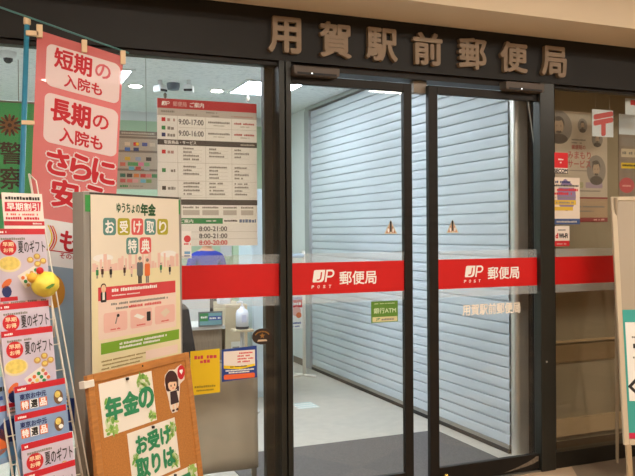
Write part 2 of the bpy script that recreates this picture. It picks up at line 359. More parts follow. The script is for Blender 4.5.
# arcade lamps outside
for i, (x, y) in enumerate([(x_, y_) for y_ in (-2.3, -3.12) for x_ in (-1.2, 1.0, 3.2, 5.4)]):
    t = thing('arcade_ceiling_lamp', 'warm lamp in the arcade ceiling', 'ceiling light', (x, y, 3.2), group='warm lamps in the arcade ceiling')
    box('lamp_frame', -0.64, 0.64, -0.19, 0.19, -0.012, 0, M_whitepaint, t); box('diffuser', -0.60, 0.60, -0.15, 0.15, -0.018, -0.012, E_mall, t)

t = thing('arcade_strip_lamp', 'short warm strip lamp in the arcade ceiling', 'ceiling light', (4.34, -4.30, 3.2), group='warm lamps in the arcade ceiling')
box('lamp_frame', -0.24, 0.24, -0.07, 0.07, -0.012, 0, M_whitepaint, t); box('diffuser', -0.22, 0.22, -0.05, 0.05, -0.018, -0.012, E_mall, t)

# ================================================================== SIGN LETTERS
M_letter = mat('letter_bronze', '857058', 0.5, 0.1, 0.06, 10)
for i, (ch, x0, x1, z0, z1) in enumerate((('用', 1.343, 1.532, 2.468, 2.664), ('賀', 1.640, 1.835, 2.468, 2.664), ('駅', 1.926, 2.126, 2.472, 2.660), ('前', 2.228, 2.425, 2.472, 2.662), ('郵', 2.538, 2.736, 2.472, 2.660), ('便', 2.835, 3.040, 2.474, 2.662), ('局', 3.146, 3.343, 2.470, 2.662))):
    vs, fs = glyphs(ch, 0.5); bld = 0.030; mb = MB()
    a0 = min(v[0] for v in vs)-bld; a1 = max(v[0] for v in vs)+bld; b0 = min(v[1] for v in vs)-bld; b1 = max(v[1] for v in vs)+bld
    for j, (dx, dz) in enumerate([(0, 0)]+[(q[0]*bld, q[1]*bld) for q in DIR8]):
        mb.add([(x0+(v[0]+dx-a0)/(a1-a0)*(x1-x0), -0.044-0.0001*j-v[2]*0.027, z0+(v[1]+dz-b0)/(b1-b0)*(z1-z0)) for v in vs], fs, M_letter)
    mb.v = [(v[0]*0.987, v[1], 1.5+(v[2]-1.5)*0.987) for v in mb.v]; o = mb.build('sign_letter'); tag(o, ['first', 'second', 'third', 'fourth', 'fifth', 'sixth', 'seventh'][i]+' raised bronze character %s on the dark sign beam' % ch, 'sign letter', 'raised letters of the sign')

# sensors over the doors
M_sensor = mat('sensor_brown', '564a40', 0.5, 0.1, 0.05, 12)
for x0, x1, z0, z1, lb in ((1.463, 1.732, 2.345, 2.394, 'brown door sensor box over the left sliding door'), (2.83, 3.115, 2.352, 2.405, 'brown door sensor box over the right sliding door')):
    t = thing('door_sensor', lb, 'sensor', ((x0+x1)/2, -0.03, z0), group='door sensors'); h = (x1-x0)/2
    m = MB(); m.prism([(-h, 0.012), (-h+0.01, 0), (h-0.01, 0), (h, 0.012), (h, z1-z0), (-h, z1-z0)], -0.04, 0.03, M_sensor); m.build('housing', t, 0.004)
    box('lens_strip', -h+0.02, h-0.02, -0.043, -0.0385, 0.004, 0.015, M_black, t)
    box('led', -0.035, -0.028, -0.046, -0.042, 0.007, 0.014, emit('led', 'ffffff', 2), t)
tag(box('door_bracket', 2.255, 2.345, 0.04, 0.09, 2.315, 2.385, mat('bracket_beige', '94887a', 0.6), bevel=0.003), 'beige bracket plate in the gap between the two doors', 'bracket')
# ================================================================== LOBBY: SHUTTER
sh = thing('roller_shutter', 'closed white slatted roller shutter along the right of the lobby', 'shutter', (3.17, 0.37, 0))
m = MB(); prof = []; z = 0.055
while z < 2.83:
    prof += [(0.016, z), (0.001, z+0.002), (-0.0008, z+0.016), (-0.0014, z+0.034), (-0.0008, z+0.054), (0.001, z+0.0665), (0.016, z+0.068)]; z += 0.075
vs = [(x, y, q) for x, q in prof for y in (0.0, 3.5)]
m.add(vs, [(2*i, 2*i+1, 2*i+3, 2*i+2) for i in range(len(prof)-1)], M_shutter); m.build('curtain', sh)
m = MB(); m.box(-0.012, 0.02, 0.0, 3.5, 0.0, 0.03, M_black); m.box(-0.006, 0.02, 0.0, 3.5, 0.004, 0.055, mat('bottom_bar', '9a968f', 0.4, 0.4, 0.05, 6)); m.build('bottom_bar', sh, 0.003)
box('header_box', -0.02, 0.06, -0.0, 3.62, 2.84, 2.878, mat('header_grey', 'a6abac', 0.5, 0.2), sh)
box('guide_rail', -0.03, 0.06, 3.5, 3.63, 0.0, 2.84, M_greymetal, sh, 0.003)
col = MB(); n = 10; pts = [(-0.03+0.015*math.cos(a), 0.0) for a in ()]
r = 0.03; o2 = []
for cx, cy, a0 in ((0.115, -0.045, 270), (0.115, -0.03, 0), (0.028, -0.03, 90), (0.028, -0.045, 180)):
    for q in range(5): a = math.radians(a0+q*22.5); o2.append((cx+r*math.cos(a), cy+r*math.sin(a)))
vs = [(x, y, zz) for zz in (0, 2.84) for x, y in o2]; N = len(o2)
col.add(vs, [(i, (i+1) % N, N+(i+1) % N, N+i) for i in range(N)]+[tuple(range(N))[::-1], tuple(range(N, 2*N))], M_steel); col.build('steel_column', sh, smooth=False)
tag(box('wall_shade', 3.262, 3.285, 0.04, 0.285, 0, 2.7, mat('interior_shade', '0e0b09', 0.8, spec=0.2)), 'dark side of the door pocket beside the steel column', 'wall', kind=S)  # near-black sheet put in where the interior is only dark
ch = MB(); 
for i in range(46):
    t_ = i/45; x = 3.200+0.050*t_; z_ = 2.36-0.30*t_; ch.tube([(x-0.0035, 0.2, z_+0.006), (x+0.0035, 0.2, z_-0.006)], 0.004 if i % 2 else 0.0025, M_steel, 5)
ch.tube([(3.200, 0.2, 2.36), (3.200, 0.2, 2.45)], 0.002, M_steel, 5)
tag(ch.build('hanging_chain'), 'thin metal chain hanging beside the steel column', 'chain')

# floor mat, floor marking
mt = MB(); mt.box(1.36, 3.03, 0.13, 1.085, 0.0, 0.008, mat('mat_grey', '625f5d', 0.95, 0, 0.2, 90, bump=0.5))
tag(mt.build('entrance_mat', bevel=0.002), 'grey entrance mat lying inside the sliding doors', 'mat')
p = Print(0); fm = MB(); M_cy = mat('cyan_print', 'bcd4d2', 0.5)
fm.box(2.36, 2.54, 2.17, 2.39, 0.0, 0.0012, M_cy)
o = fm.build('floor_sticker'); tag(o, 'pale cyan marking stuck on the lobby floor', 'floor sticker')
fm = MB()
for i in range(3):
    for j in range(7): fm.box(2.345+j*0.028, 2.365+j*0.028, 2.18+i*0.07, 2.22+i*0.07, 0.0012, 0.0016, M_white)
fm.build('lettering', o)

# stand with a poster on a white pole
t = thing('poster_stand', 'white pole stand holding a narrow poster beside the shutter end', 'stand', (2.945, 3.55, 0))
m = MB(); m.tube([(0, 0, 0.02), (0, 0, 1.31)], 0.018, M_wire, 10); m.build('pole', t, smooth=True)
m = MB(); m.tube([(-0.06, 0.10, 0.012), (0.07, -0.14, 0.012)], 0.014, M_wire, 8); m.tube([(-0.16, -0.02, 0.012), (0, 0, 0.012)], 0.014, M_wire, 8); m.build('foot', t, smooth=True)
m = MB(); m.tube([(-0.16, 0, 1.26), (0, 0, 1.26)], 0.022, mat('pale_blue_plastic', 'b8d8f4', 0.4), 10); m.build('top_clip', t, smooth=True)
box('poster_card', -0.155, -0.014, -0.004, 0.0, 0.50, 0.98, M_white, t)
p = Print(-0.004); p.rect(-0.15, 0.86, -0.02, 0.91, BLU, 0); p.rect(-0.15, 0.72, -0.02, 0.80, RED, 0); p.oval(-0.085, 0.68, 0.05, 0.05, PNK, 1); p.oval(-0.06, 0.64, 0.03, 0.03, ORG, 2); p.rect(-0.15, 0.80, -0.02, 0.83, mat('ink_lilac', 'b3a7c8'), 0)
p.greek(-0.14, 0.875, -0.03, 0.02, M_white, 2); p.greek(-0.14, 0.745, -0.03, 0.03, M_white, 2); p.greek(-0.14, 0.94, -0.03, 0.012, INKG, 1); p.greek(-0.13, 0.55, -0.04, 0.02, BLU, 1); p.greek(-0.13, 0.52, -0.05, 0.012, BLU, 1); p.build(t)

# ceiling fixtures seen through the left window
M_cam = mat('camera_white', 'd9dcdc', 0.4); M_lens = mat('lens_dark', '20262c', 0.2)
for x, y, rz, lb in ((1.36, 3.02, 0.5, 'left one of two boxy white ceiling cameras above the price board'), (1.60, 2.93, -0.4, 'right one of two boxy white ceiling cameras above the price board')):
    t = thing('security_camera', lb, 'camera', (x, y, 2.88), (0, 0, rz), 'boxy ceiling cameras')
    m = MB(); m.tube([(0, 0, 0), (0, 0, -0.05)], 0.02, M_cam, 12); m.build('mount', t)
    m = MB(); m.box(-0.042, 0.042, -0.05, 0.05, -0.11, -0.045, M_cam); m.build('housing', t, 0.012)
    m = MB(); m.box(-0.038, 0.038, -0.054, -0.044, -0.106, -0.085, M_lens); m.build('lens', t, 0.003)
t = thing('ceiling_speaker', 'dark round ceiling fitting between the white cameras', 'speaker', (1.50, 3.12, 2.88)); m = MB(); m.lathe([(0.06, 0), (0.06, -0.03), (0.05, -0.06), (0.02, -0.065)], mat('grille_grey', '5d6b7a', 0.5)); m.build('grille', t)
t = thing('dome_camera', 'small white dome camera left of the blue banner pole', 'camera', (0.084, 2.351, 2.88)); m = MB(); m.lathe([(0.06, 0), (0.06, -0.03), (0.05, -0.05)], M_cam); m.build('housing', t, smooth=True); m = MB(); m.lathe([(0.035, -0.05), (0.032, -0.07), (0.015, -0.085), (0.002, -0.088)], M_lens); m.build('lens', t, smooth=True)
for x, y, lb in ((1.474, 3.365, 'small hanging sprinkler head left of the red header of the price board'), (2.271, 3.289, 'small hanging sprinkler head under the right square lamp')):
    t = thing('sprinkler', lb, 'sprinkler', (x, y, 2.88), group='hanging sprinkler heads'); m = MB(); m.tube([(0, 0, 0), (0, 0, -0.05)], 0.007, M_alu, 8); m.build('stem', t)
    m = MB(); m.lathe([(0.008, -0.045), (0.016, -0.06), (0.014, -0.09), (0.004, -0.10)], mat('dull_metal', '6b6258', 0.5, 0.5), seg=10); m.build('head', t)

# ================================================================== LOBBY: BOARDS INSIDE THE LEFT WINDOW
t = thing('price_board', 'tall white opening hours board with a red header behind the left window', 'notice board', (0.772, 0.12, 2.207))
box('panel', 0, 0.543, 0, 0.012, -0.775, 0, mat('board_white', 'f1eee8', 0.6, 0, 0.02, 4), t)
HB = mat('board_header_red', 'b8262e', 0.6); HD = mat('board_dark_band', '4a423e', 0.6); HG = mat('board_grey', 'c2bab0', 0.6)
p = Print(0)
p.rect(0, -0.05, 0.543, 0, HB); jp_logo(p, 0.022, -0.036, 0.022, M_white, HB, post=False); p.t('郵便局', 0.083, -0.038, 0.155, -0.013, mat('faded_pink', 'd9a29c'), 1, 0.02); p.t('ご案内', 0.172, -0.039, 0.248, -0.013, M_white, 1, 0.02)
p.rect(0, -0.088, 0.543, -0.05, HG); p.greek(0.02, -0.072, 0.09, 0.012, INKG); p.greek(0.26, -0.066, 0.32, 0.009, INKG); p.greek(0.15, -0.082, 0.21, 0.008, INKG); p.greek(0.29, -0.084, 0.33, 0.008, INKG); p.greek(0.40, -0.08, 0.52, 0.008, mat('board_pinkgrey', 'b88f88'))
for zz in (-0.148,): p.rect(0.11, zz, 0.543, zz+0.0015, INKL)
for xx in (0.105, 0.255, 0.4): p.rect(xx, -0.21, xx+0.0015, -0.05, INKL); p.rect(xx, -0.525, xx+0.0015, -0.245, INKL)
p.t('9:00-17:00', 0.112, -0.132, 0.245, -0.104, INK, 1, 0.012); p.t('9:00-16:00', 0.112, -0.192, 0.245, -0.164, INK, 1, 0.012)
for zz, mm in ((-0.119, RED), (-0.163, GRN), (-0.199, NAVY), (-0.288, RED), (-0.385, GRN), (-0.478, INK)):
    p.rect(0.022, zz, 0.042, zz+0.02, mm); p.greek(0.052, zz+0.001, 0.092, 0.017, INKG if mm is not RED else mat('board_pinkgrey', 'b88f88'))
for zz in (-0.115, -0.175): p.greek(0.27, zz-0.004, 0.39, 0.011, INKG); p.greek(0.30, zz-0.018, 0.36, 0.007, INKL); p.greek(0.415, zz-0.004, 0.53, 0.011, mat('board_rosetext', 'c0605c')); p.greek(0.45, zz-0.018, 0.50, 0.007, INKL)
p.rect(0, -0.242, 0.543, -0.213, HD); p.t('取扱商品・サービス', 0.035, -0.236, 0.205, -0.218, M_white, 1, 0.02); p.greek(0.45, -0.232, 0.53, 0.009, INKL)
for r0 in (-0.262, -0.358, -0.445):
    for x0, x1 in ((0.135, 0.235), (0.275, 0.38), (0.415, 0.50)):
        for q in range(random.choice((3, 4))):
            p.greek(x0, r0-q*0.019, x0+(x1-x0)*random.uniform(0.3, 1), 0.010, INKG); p.rect(x0-0.008, r0-q*0.019-0.004, x1, r0-q*0.019-0.003, INKL)
    p.rect(0, r0-0.072, 0.543, r0-0.0705, INKL)
p.rect(0, -0.556, 0.543, -0.527, HD)
for x0, x1 in ((0.13, 0.22), (0.235, 0.325), (0.35, 0.425), (0.45, 0.52)): p.greek(x0, -0.574, x1, 0.010, INKG); p.rect(x0, -0.61, x1, -0.583, HG)
p.rect(0.0, -0.656, 0.347, -0.626, GRN); p.t('ご案内', 0.115, -0.651, 0.185, -0.632, M_white, 1, 0.02); p.greek(0.25, -0.644, 0.31, 0.007, M_white); p.rect(0.347, -0.656, 0.543, -0.626, M_white)
p.greek(0.355, -0.645, 0.43, 0.010, INK); p.greek(0.44, -0.65, 0.535, 0.018, mat('board_mixgrey', '6b7c9a'))
p.t('8:00-21:00', 0.217, -0.695, 0.37, -0.671, INK, 1, 0.02); p.t('8:00-21:00', 0.217, -0.733, 0.371, -0.709, INK, 1, 0.02); p.t('8:00-20:00', 0.217, -0.769, 0.371, -0.745, RED, 1, 0.025)
for zz in (-0.70, -0.738): p.rect(0.1, zz, 0.543, zz+0.0015, INKL)
p.build(t)

t = thing('payment_board', 'grey board of small card logos between the pink banner and the price board', 'notice board', (0.53, 0.20, 1.735))
box('panel', 0, 0.255, 0, 0.01, 0, 0.305, mat('board_taupe', 'b5ab9c', 0.7, 0, 0.03, 5), t)
p = Print(0)
DK = mat('board_taupe_dark', '7d7266'); p.rect(0, 0.282, 0.255, 0.305, DK); p.greek(0.07, 0.289, 0.24, 0.010, INKL)
for zz in (0.265, 0.192, 0.095): p.rect(0, zz, 0.255, zz+0.012, DK)
m = MB(); m.tube([(0.05, 0.005, 0.30), (0.05, 0.005, 1.145)], 0.0012, M_alu, 5); m.tube([(0.20, 0.005, 0.30), (0.20, 0.005, 1.145)], 0.0012, M_alu, 5); m.build('hanging_cord', t)
logos = [(0.10, 0.235, 'd9c8b0'), (0.145, 0.235, 'c8502c'), (0.19, 0.235, '4a5a9a'), (0.23, 0.235, 'cfc4b0'), (0.10, 0.207, '3a68b0'), (0.145, 0.207, '2c3c6c'), (0.10, 0.158, 'd8b030'), (0.155, 0.158, '8fa0c0'), (0.21, 0.158, '3c3836'),
 (0.075, 0.128, 'cc6a5a'), (0.115, 0.13, '5a9a60'), (0.14, 0.13, '4a9a5a'), (0.17, 0.13, 'd87aa0'), (0.20, 0.13, '7ab080'), (0.12, 0.108, '58b0c8'), (0.155, 0.108, 'c04a4a'), (0.20, 0.108, 'a8a8a8'),
 (0.075, 0.07, '2c6a5a'), (0.11, 0.07, '3a3634'), (0.145, 0.07, 'd8803a'), (0.18, 0.07, 'c8403a'), (0.21, 0.07, 'd87a7a'), (0.24, 0.07, '4a8a5a'), (0.075, 0.042, 'c85a5a'), (0.11, 0.042, 'd86a6a'), (0.14, 0.042, 'd8a0a0'), (0.18, 0.042, '6ab0c8'), (0.21, 0.042, '7aa060')]
for lx, lz, hx in logos: p.rect(lx-0.014, lz-0.008, lx+0.014, lz+0.011, mat('logo_'+hx, hx), 1)
p.oval(0.139, 0.237, 0.008, 0.008, RED, 2); p.oval(0.151, 0.237, 0.008, 0.008, YEL, 2); p.greek(0.06, 0.01, 0.10, 0.012, GRN); p.greek(0.11, 0.013, 0.18, 0.006, INKG); p.build(t)

t = thing('green_banner', 'green hanging banner with a gold emblem at the far left behind the window', 'banner', (-0.20, 0.15, 1.0))
m = MB(); m.box(0, 0.385, 0, 0.004, 0, 1.145, mat('banner_green', '4cb56e', 0.8, 0, 0.03, 6)); m.build('cloth', t)
m = MB(); m.tube([(-0.02, 0.01, 1.15), (0.40, 0.01, 1.15)], 0.008, M_alu, 8); m.build('top_rod', t)
m = MB(); m.tube([(0.10, 0.01, 1.15), (0.10, 0.01, 1.36)], 0.002, M_alu, 5); m.tube([(0.30, 0.01, 1.15), (0.30, 0.01, 1.36)], 0.002, M_alu, 5); m.build('hanging_cord', t)
p = Print(0); GOLD = mat('emblem_gold', '8a5a2c', 0.5); DKB = mat('emblem_dark', '3c2a1c', 0.5); ex, ez = 0.258, 1.035
for i in range(16):
    a = 2*PI*i/16; p.oval(ex+0.036*math.cos(a), ez+0.036*math.sin(a), 0.02, 0.0065, DKB if i % 2 else GOLD, 1 if i % 2 else 2, 10, a)
p.oval(ex, ez, 0.022, 0.022, GOLD, 3); p.oval(ex, ez, 0.01, 0.01, DKB, 4)
for i, chh in enumerate('警察官'): p.t(chh, 0.212, 0.845-i*0.122, 0.318, 0.952-i*0.122, DKB, 1, 0.014)
p.build(t)

# ================================================================== LOBBY FURNITURE BEHIND THE LEFT WINDOW
M_desk = mat('desk_brown', '8a7762', 0.6, 0, 0.12, 10, stretch=(8, 8, 1)); M_gr = mat('counter_grey', 'c9c8c4', 0.5, 0, 0.02, 5)
t = thing('service_desk', 'brown desk with a grey raised back behind the left window', 'desk', (1.30, 2.5, 0))
box('front_panel', 0, 0.47, 0, 0.04, 0, 0.68, M_desk, t, 0.003); box('worktop', -0.02, 0.49, -0.03, 0.45, 0.68, 0.71, M_gr, t, 0.004); box('back_screen', 0, 0.47, 0.40, 0.43, 0.71, 1.02, M_gr, t, 0.004); box('side_panel', 0, 0.03, 0.04, 0.42, 0, 0.68, M_desk, t); box('side_panel', 0.44, 0.47, 0.04, 0.42, 0, 0.68, M_desk, t)
t = thing('counter_sign', 'small framed green card standing on the brown desk', 'sign', (1.56, 2.47, 0.7105))
box('sign_frame', -0.005, 0.205, -0.012, 0.0, 0.0, 0.125, mat('dark_frame', '6b6f70', 0.4), t, 0.002); p = Print(-0.012); p.rect(0.005, 0.012, 0.195, 0.112, mat('card_teal', '6fa0a8')); p.rect(0.005, 0.045, 0.08, 0.112, GRN, 1); p.rect(0.08, 0.05, 0.195, 0.085, BLU, 1); p.greek(0.09, 0.06, 0.185, 0.016, M_white, 2); p.greek(0.015, 0.07, 0.07, 0.018, M_white, 2); p.build(t); box('foot', 0.05, 0.15, 0.0, 0.05, 0.0, 0.006, mat('dark_frame', '6b6f70'), t)
t = thing('office_chair', 'dark office chair beside the brown desk', 'chair', (1.36, 1.95, 0), (0, 0, 0.3)); M_ch = mat('chair_black', '23252a', 0.8, 0, 0.1, 60)
m = MB(); m.prism([(-0.16, 0.50), (0.17, 0.50), (0.13, 0.72), (0.10, 0.90), (0.06, 0.94), (-0.10, 0.94), (-0.14, 0.88)], 0.17, 0.22, M_ch); m.build('backrest', t, 0.015); m = MB(); m.box(-0.21, 0.21, -0.22, 0.2, 0.42, 0.48, M_ch); m.build('seat', t, 0.02)
m = MB(); m.tube([(0, 0, 0.06), (0, 0, 0.42)], 0.025, M_black, 10); m.build('gas_lift', t); 
m = MB()
for i in range(5): m.tube([(0, 0, 0.08), (0.26*math.cos(i*1.2566), 0.26*math.sin(i*1.2566), 0.045)], 0.016, M_black, 6)
m.build('star_base', t)
for i in range(5):
    m = MB(); m.lathe([(0.022, -0.012), (0.024, 0), (0.022, 0.012)], M_black, (0.26*math.cos(i*1.2566), 0.26*math.sin(i*1.2566), 0.024), 10, 'y'); m.build('caster', t)
M_bc = mat('cabinet_beige', 'c3b394', 0.6, 0, 0.03, 6)
t = thing('beige_cabinet', 'narrow beige cabinet with a vent grille right of the brown desk', 'cabinet', (1.80, 2.5, 0)); box('body', 0, 0.20, 0, 0.4, 0, 0.88, M_bc, t, 0.004)
g = MB(); g.box(0.05, 0.13, -0.006, 0, 0.22, 0.56, mat('vent_white', 'd6d2c6', 0.5))
for i in range(9): g.box(0.06, 0.12, -0.008, -0.006, 0.25+i*0.032, 0.262+i*0.032, INKG)
g.build('vent_grille', t)
t = thing('pedestal', 'slim white pedestal under the sanitizer bottle', 'pedestal', (1.875, 2.25, 0)); m = MB(); m.lathe([(0.14, 0), (0.14, 0.015), (0.02, 0.02)], M_gr); m.build('base', t); m = MB(); m.tube([(0, 0, 0.02), (0, 0, 0.68)], 0.018, M_gr, 10); m.build('pole', t); box('shelf', -0.08, 0.08, -0.07, 0.07, 0.68, 0.70, M_bc, t, 0.004)
t = thing('sanitizer_bottle', 'white pump bottle with a dark base standing on the pedestal', 'bottle', (1.875, 2.25, 0.70)); M_bt = mat('bottle_white', 'e4e8f2', 0.3)
m = MB(); m.lathe([(0.052, 0.0), (0.055, 0.004), (0.055, 0.022)], mat('bottle_base', '2d3038', 0.4)); m.build('base', t); m = MB(); m.lathe([(0.053, 0.022), (0.053, 0.13), (0.045, 0.155), (0.018, 0.175), (0.018, 0.19)], M_bt); m.build('body', t, smooth=True); m = MB(); m.tube([(0, 0, 0.19), (0, 0, 0.225), (-0.03, -0.01, 0.228), (-0.05, -0.015, 0.222)], 0.008, M_bt, 8); m.build('pump', t, smooth=True)
p = Print(-0.054); p.rect(-0.02, 0.06, 0.02, 0.12, mat('label_lilac', 'c3c8e2')); p.build(t, 'bottle_label')
t = thing('white_bin', 'white plastic carton on the desk edge left of the bottle', 'carton', (1.82, 2.62, 0.88)); m = MB(); m.box(-0.05, 0.05, -0.05, 0.05, 0, 0.10, M_bt); m.build('body', t, 0.01)
t = thing('storage_locker', 'tall pale blue locker beyond the bottle', 'locker', (2.12, 2.75, 0)); M_lk = mat('locker_blue', 'c7d9e2', 0.5, 0, 0.02, 5); box('body', 0, 0.40, 0, 0.4, 0, 1.9, M_lk, t, 0.004); box('door', 0.01, 0.39, -0.012, 0, 0.05, 1.88, M_lk, t, 0.003); box('handle', 0.34, 0.355, -0.03, -0.012, 0.95, 1.1, M_alu, t, 0.003)
tag(box('green_bin', 2.13, 2.30, 2.28, 2.42, 0, 0.12, mat('bin_green', '3f7f62', 0.6), bevel=0.01), 'dark green box on the lobby floor behind the gray screen', 'bin')
t = thing('notice_pillar', 'pale pillar with a small red notice beyond the blue clad person', 'pillar', (2.45, 4.45, 0)); box('shaft', 0, 0.16, 0, 0.16, 0, 2.88, mat('pillar_green', 'b7cfae', 0.7), t); p = Print(0); p.rect(-0.14, 1.25, -0.03, 1.50, M_white); p.rect(-0.12, 1.32, -0.06, 1.40, RED, 1)
box('wall_notice', -0.15, -0.02, -0.002, 0.01, 1.24, 1.51, M_gr, t); p.y = -0.002; p.build(t)

# grey cloth screen just inside the glass
t = thing('folding_screen', 'grey cloth screen standing behind the two glass stickers', 'screen', (0.60, 0.20, 0)); M_scr = mat('screen_cloth', 'bdb4a4', 0.85, 0, 0.05, 8, bump=0.2)
m = MB(); nx = 24; vs = []; fs = []
for i in range(nx+1):
    for j in range(9):
        x = 0.735*i/nx; zz = 0.185+0.60*j/8; vs.append((x, 0.004*math.sin(x*28)+0.003*math.sin(zz*17+x*9), zz))
for i in range(nx):
    for j in range(8): fs.append((i*9+j, (i+1)*9+j, (i+1)*9+j+1, i*9+j+1))
m.add(vs, fs, M_scr); o = m.build('cloth', t, smooth=True); so = o.modifiers.new('solid', 'SOLIDIFY'); so.thickness = 0.004; so.offset = 1
m = MB(); m.tube([(0, 0.018, 0.79), (0.735, 0.018, 0.79)], 0.009, M_alu, 8); m.build('top_rail', t)
for x in (0.02, 0.715):
    m = MB(); m.box(x-0.014, x+0.014, 0.010, 0.03, 0.0, 0.79, M_alu); m.build('leg', t); m = MB(); m.box(x-0.02, x+0.02, -0.04, 0.16, 0, 0.012, M_alu); m.build('foot', t)
# ================================================================== THE PERSON IN BLUE
def skin_body(name, joints, edges, mats, pick, parent=None, loc=(0, 0, 0), rot=(0, 0, 0), levels=2):
    me = bpy.data.meshes.new(name); me.from_pydata([j[0] for j in joints], edges, [])
    o = bpy.data.objects.new(name, me); COL.objects.link(o)
    o.modifiers.new('skin', 'SKIN'); sub = o.modifiers.new('sub', 'SUBSURF'); sub.levels = levels; sub.render_levels = levels
    for i, j in enumerate(joints): sv = me.skin_vertices[0].data[i]; sv.radius = j[1]; sv.use_root = (i == 0)
    dg = bpy.context.evaluated_depsgraph_get(); m2 = bpy.data.meshes.new_from_object(o.evaluated_get(dg)); bpy.data.objects.remove(o)
    for mm in mats: m2.materials.append(mm)
    for p_ in m2.polygons: p_.material_index = pick(p_.center); p_.use_smooth = True
    q = bpy.data.objects.new(name, m2); COL.objects.link(q); q.location = loc; q.rotation_euler = rot
    if parent: q.parent = parent
    return q
J = [((0, 0, 0.88), (0.14, 0.10)), ((0, 0, 1.02), (0.125, 0.09)), ((0, 0.005, 1.20), (0.145, 0.10)), ((0, 0.01, 1.30), (0.13, 0.085)), ((0, 0.0, 1.38), (0.052, 0.052)), ((0, -0.01, 1.43), (0.055, 0.06)), ((0, -0.015, 1.50), (0.075, 0.09)), ((0, -0.005, 1.57), (0.07, 0.085)),
     ((-0.17, 0.01, 1.285), (0.058, 0.06)), ((-0.22, 0.02, 1.06), (0.044, 0.044)), ((-0.20, -0.10, 0.86), (0.033, 0.033)), ((-0.19, -0.15, 0.80), (0.034, 0.022)),
     ((0.17, 0.01, 1.285), (0.058, 0.06)), ((0.22, 0.02, 1.06), (0.044, 0.044)), ((0.20, -0.10, 0.86), (0.033, 0.033)), ((0.19, -0.15, 0.80), (0.034, 0.022)),
     ((-0.085, 0, 0.78), (0.085, 0.09)), ((-0.095, -0.01, 0.45), (0.058, 0.062)), ((-0.10, 0.015, 0.09), (0.042, 0.045)), ((-0.105, -0.13, 0.035), (0.042, 0.032)),
     ((0.085, 0, 0.78), (0.085, 0.09)), ((0.095, -0.01, 0.45), (0.058, 0.062)), ((0.10, 0.015, 0.09), (0.042, 0.045)), ((0.105, -0.13, 0.035), (0.042, 0.032))]
E_ = [(0, 1), (1, 2), (2, 3), (3, 4), (4, 5), (5, 6), (6, 7), (3, 8), (8, 9), (9, 10), (10, 11), (3, 12), (12, 13), (13, 14), (14, 15), (0, 16), (16, 17), (17, 18), (18, 19), (0, 20), (20, 21), (21, 22), (22, 23)]
def zone(c):
    if c.z < 0.07: return 3
    if c.z < 0.90 and abs(c.x) < 0.17 and c.y > -0.085: return 2
    if c.z > 1.355 or (abs(c.x) > 0.15 and c.z < 0.95): return 0
    return 1
body = skin_body('person', J, E_, [mat('skin', 'd9a583', 0.55), mat('royal_blue_cloth', '1636a4', 0.85, 0, 0.06, 30), mat('dark_trousers', '262830', 0.85), M_black], zone, loc=(2.03, 4.0, 0), rot=(0, 0, 0.25)); body.scale = (0.97, 0.97, 0.97)
tag(body, 'person in a blue top standing in the lobby, mostly hidden by the price board', 'person')
m = MB(); m.lathe([(0.075, -0.10), (0.095, -0.05), (0.096, 0.0), (0.085, 0.05), (0.05, 0.085), (0.01, 0.095)], mat('hair_dark', '2a1c16', 0.6, 0, 0.2, 60), (0, 0.022, 1.545), 20); m.build('hair', body, smooth=True)
for sx in (-1, 1):
    m = MB(); m.lathe([(0.002, -0.008), (0.010, -0.004), (0.011, 0.0)], M_white, (sx*0.03, -0.098, 1.505), 10, 'y'); m.lathe([(0.001, -0.011), (0.005, -0.007)], M_black, (sx*0.03, -0.098, 1.505), 8, 'y'); m.build('eye', body)
    for k in range(4):
        m = MB(); bx = sx*0.19+(k-1.5)*0.017; m.tube([(bx, -0.165, 0.79), (bx, -0.195, 0.765+abs(k-1.4)*0.006), (bx, -0.20, 0.735+abs(k-1.4)*0.008)], [0.009, 0.008, 0.006], mat('skin', 'd9a583'), 8); m.build('finger', body, smooth=True)
    m = MB(); m.tube([(sx*0.165, -0.15, 0.81), (sx*0.145, -0.175, 0.795), (sx*0.145, -0.195, 0.775)], [0.011, 0.009, 0.007], mat('skin', 'd9a583'), 8); m.build('thumb', body, smooth=True)
m = MB(); m.tube([(0, -0.10, 1.51), (0, -0.118, 1.475), (0, -0.10, 1.465)], [0.006, 0.012, 0.008], mat('skin', 'd9a583'), 8); m.build('nose', body, smooth=True)
m = MB(); m.tube([(-0.022, -0.093, 1.44), (0, -0.099, 1.438), (0.022, -0.093, 1.44)], 0.005, mat('lips', 'a8605a'), 6); m.build('mouth', body, smooth=True)

# ================================================================== STICKERS ON THE GLASS
def sheet(name, label, cat, x0, z0, x1, z1, y, m, thick=0.0008, group=None, slope=0.0):
    b_ = MB(); b_.prism([(0, 0), (x1-x0, slope*(x1-x0)), (x1-x0, z1-z0+slope*(x1-x0)), (0, z1-z0)], -thick, 0, m); o = b_.build(name, loc=(x0, y, z0)); tag(o, label, cat, group); return o
YS = -0.0005
o = sheet('window_sticker', 'yellow sticker with red heading on the left window beside the cork board', 'sticker', 0.908, 0.665, 1.063, 0.893, YS, mat('sticker_yellow', 'f3c81a', 0.55), slope=0.03)
p = Print(-0.0008); w_, h_ = 0.155, 0.228
p.greek(0.02, 0.185, 0.138, 0.019, mat('ink_rosered', 'd8484a')); p.greek(0.05, 0.163, 0.105, 0.018, mat('ink_rosered', 'd8484a'))
p.greek(0.02, 0.036, 0.13, 0.012, mat('ink_ochre', 'a8861a')); p.greek(0.03, 0.018, 0.12, 0.009, mat('ink_ochre', 'a8861a')); p.build(o)
o = sheet('window_sticker', 'blue bordered sticker with an orange strip on the left window', 'sticker', 1.074, 0.722, 1.266, 0.891, YS, mat('sticker_blue', '23418f', 0.55), slope=0.05)
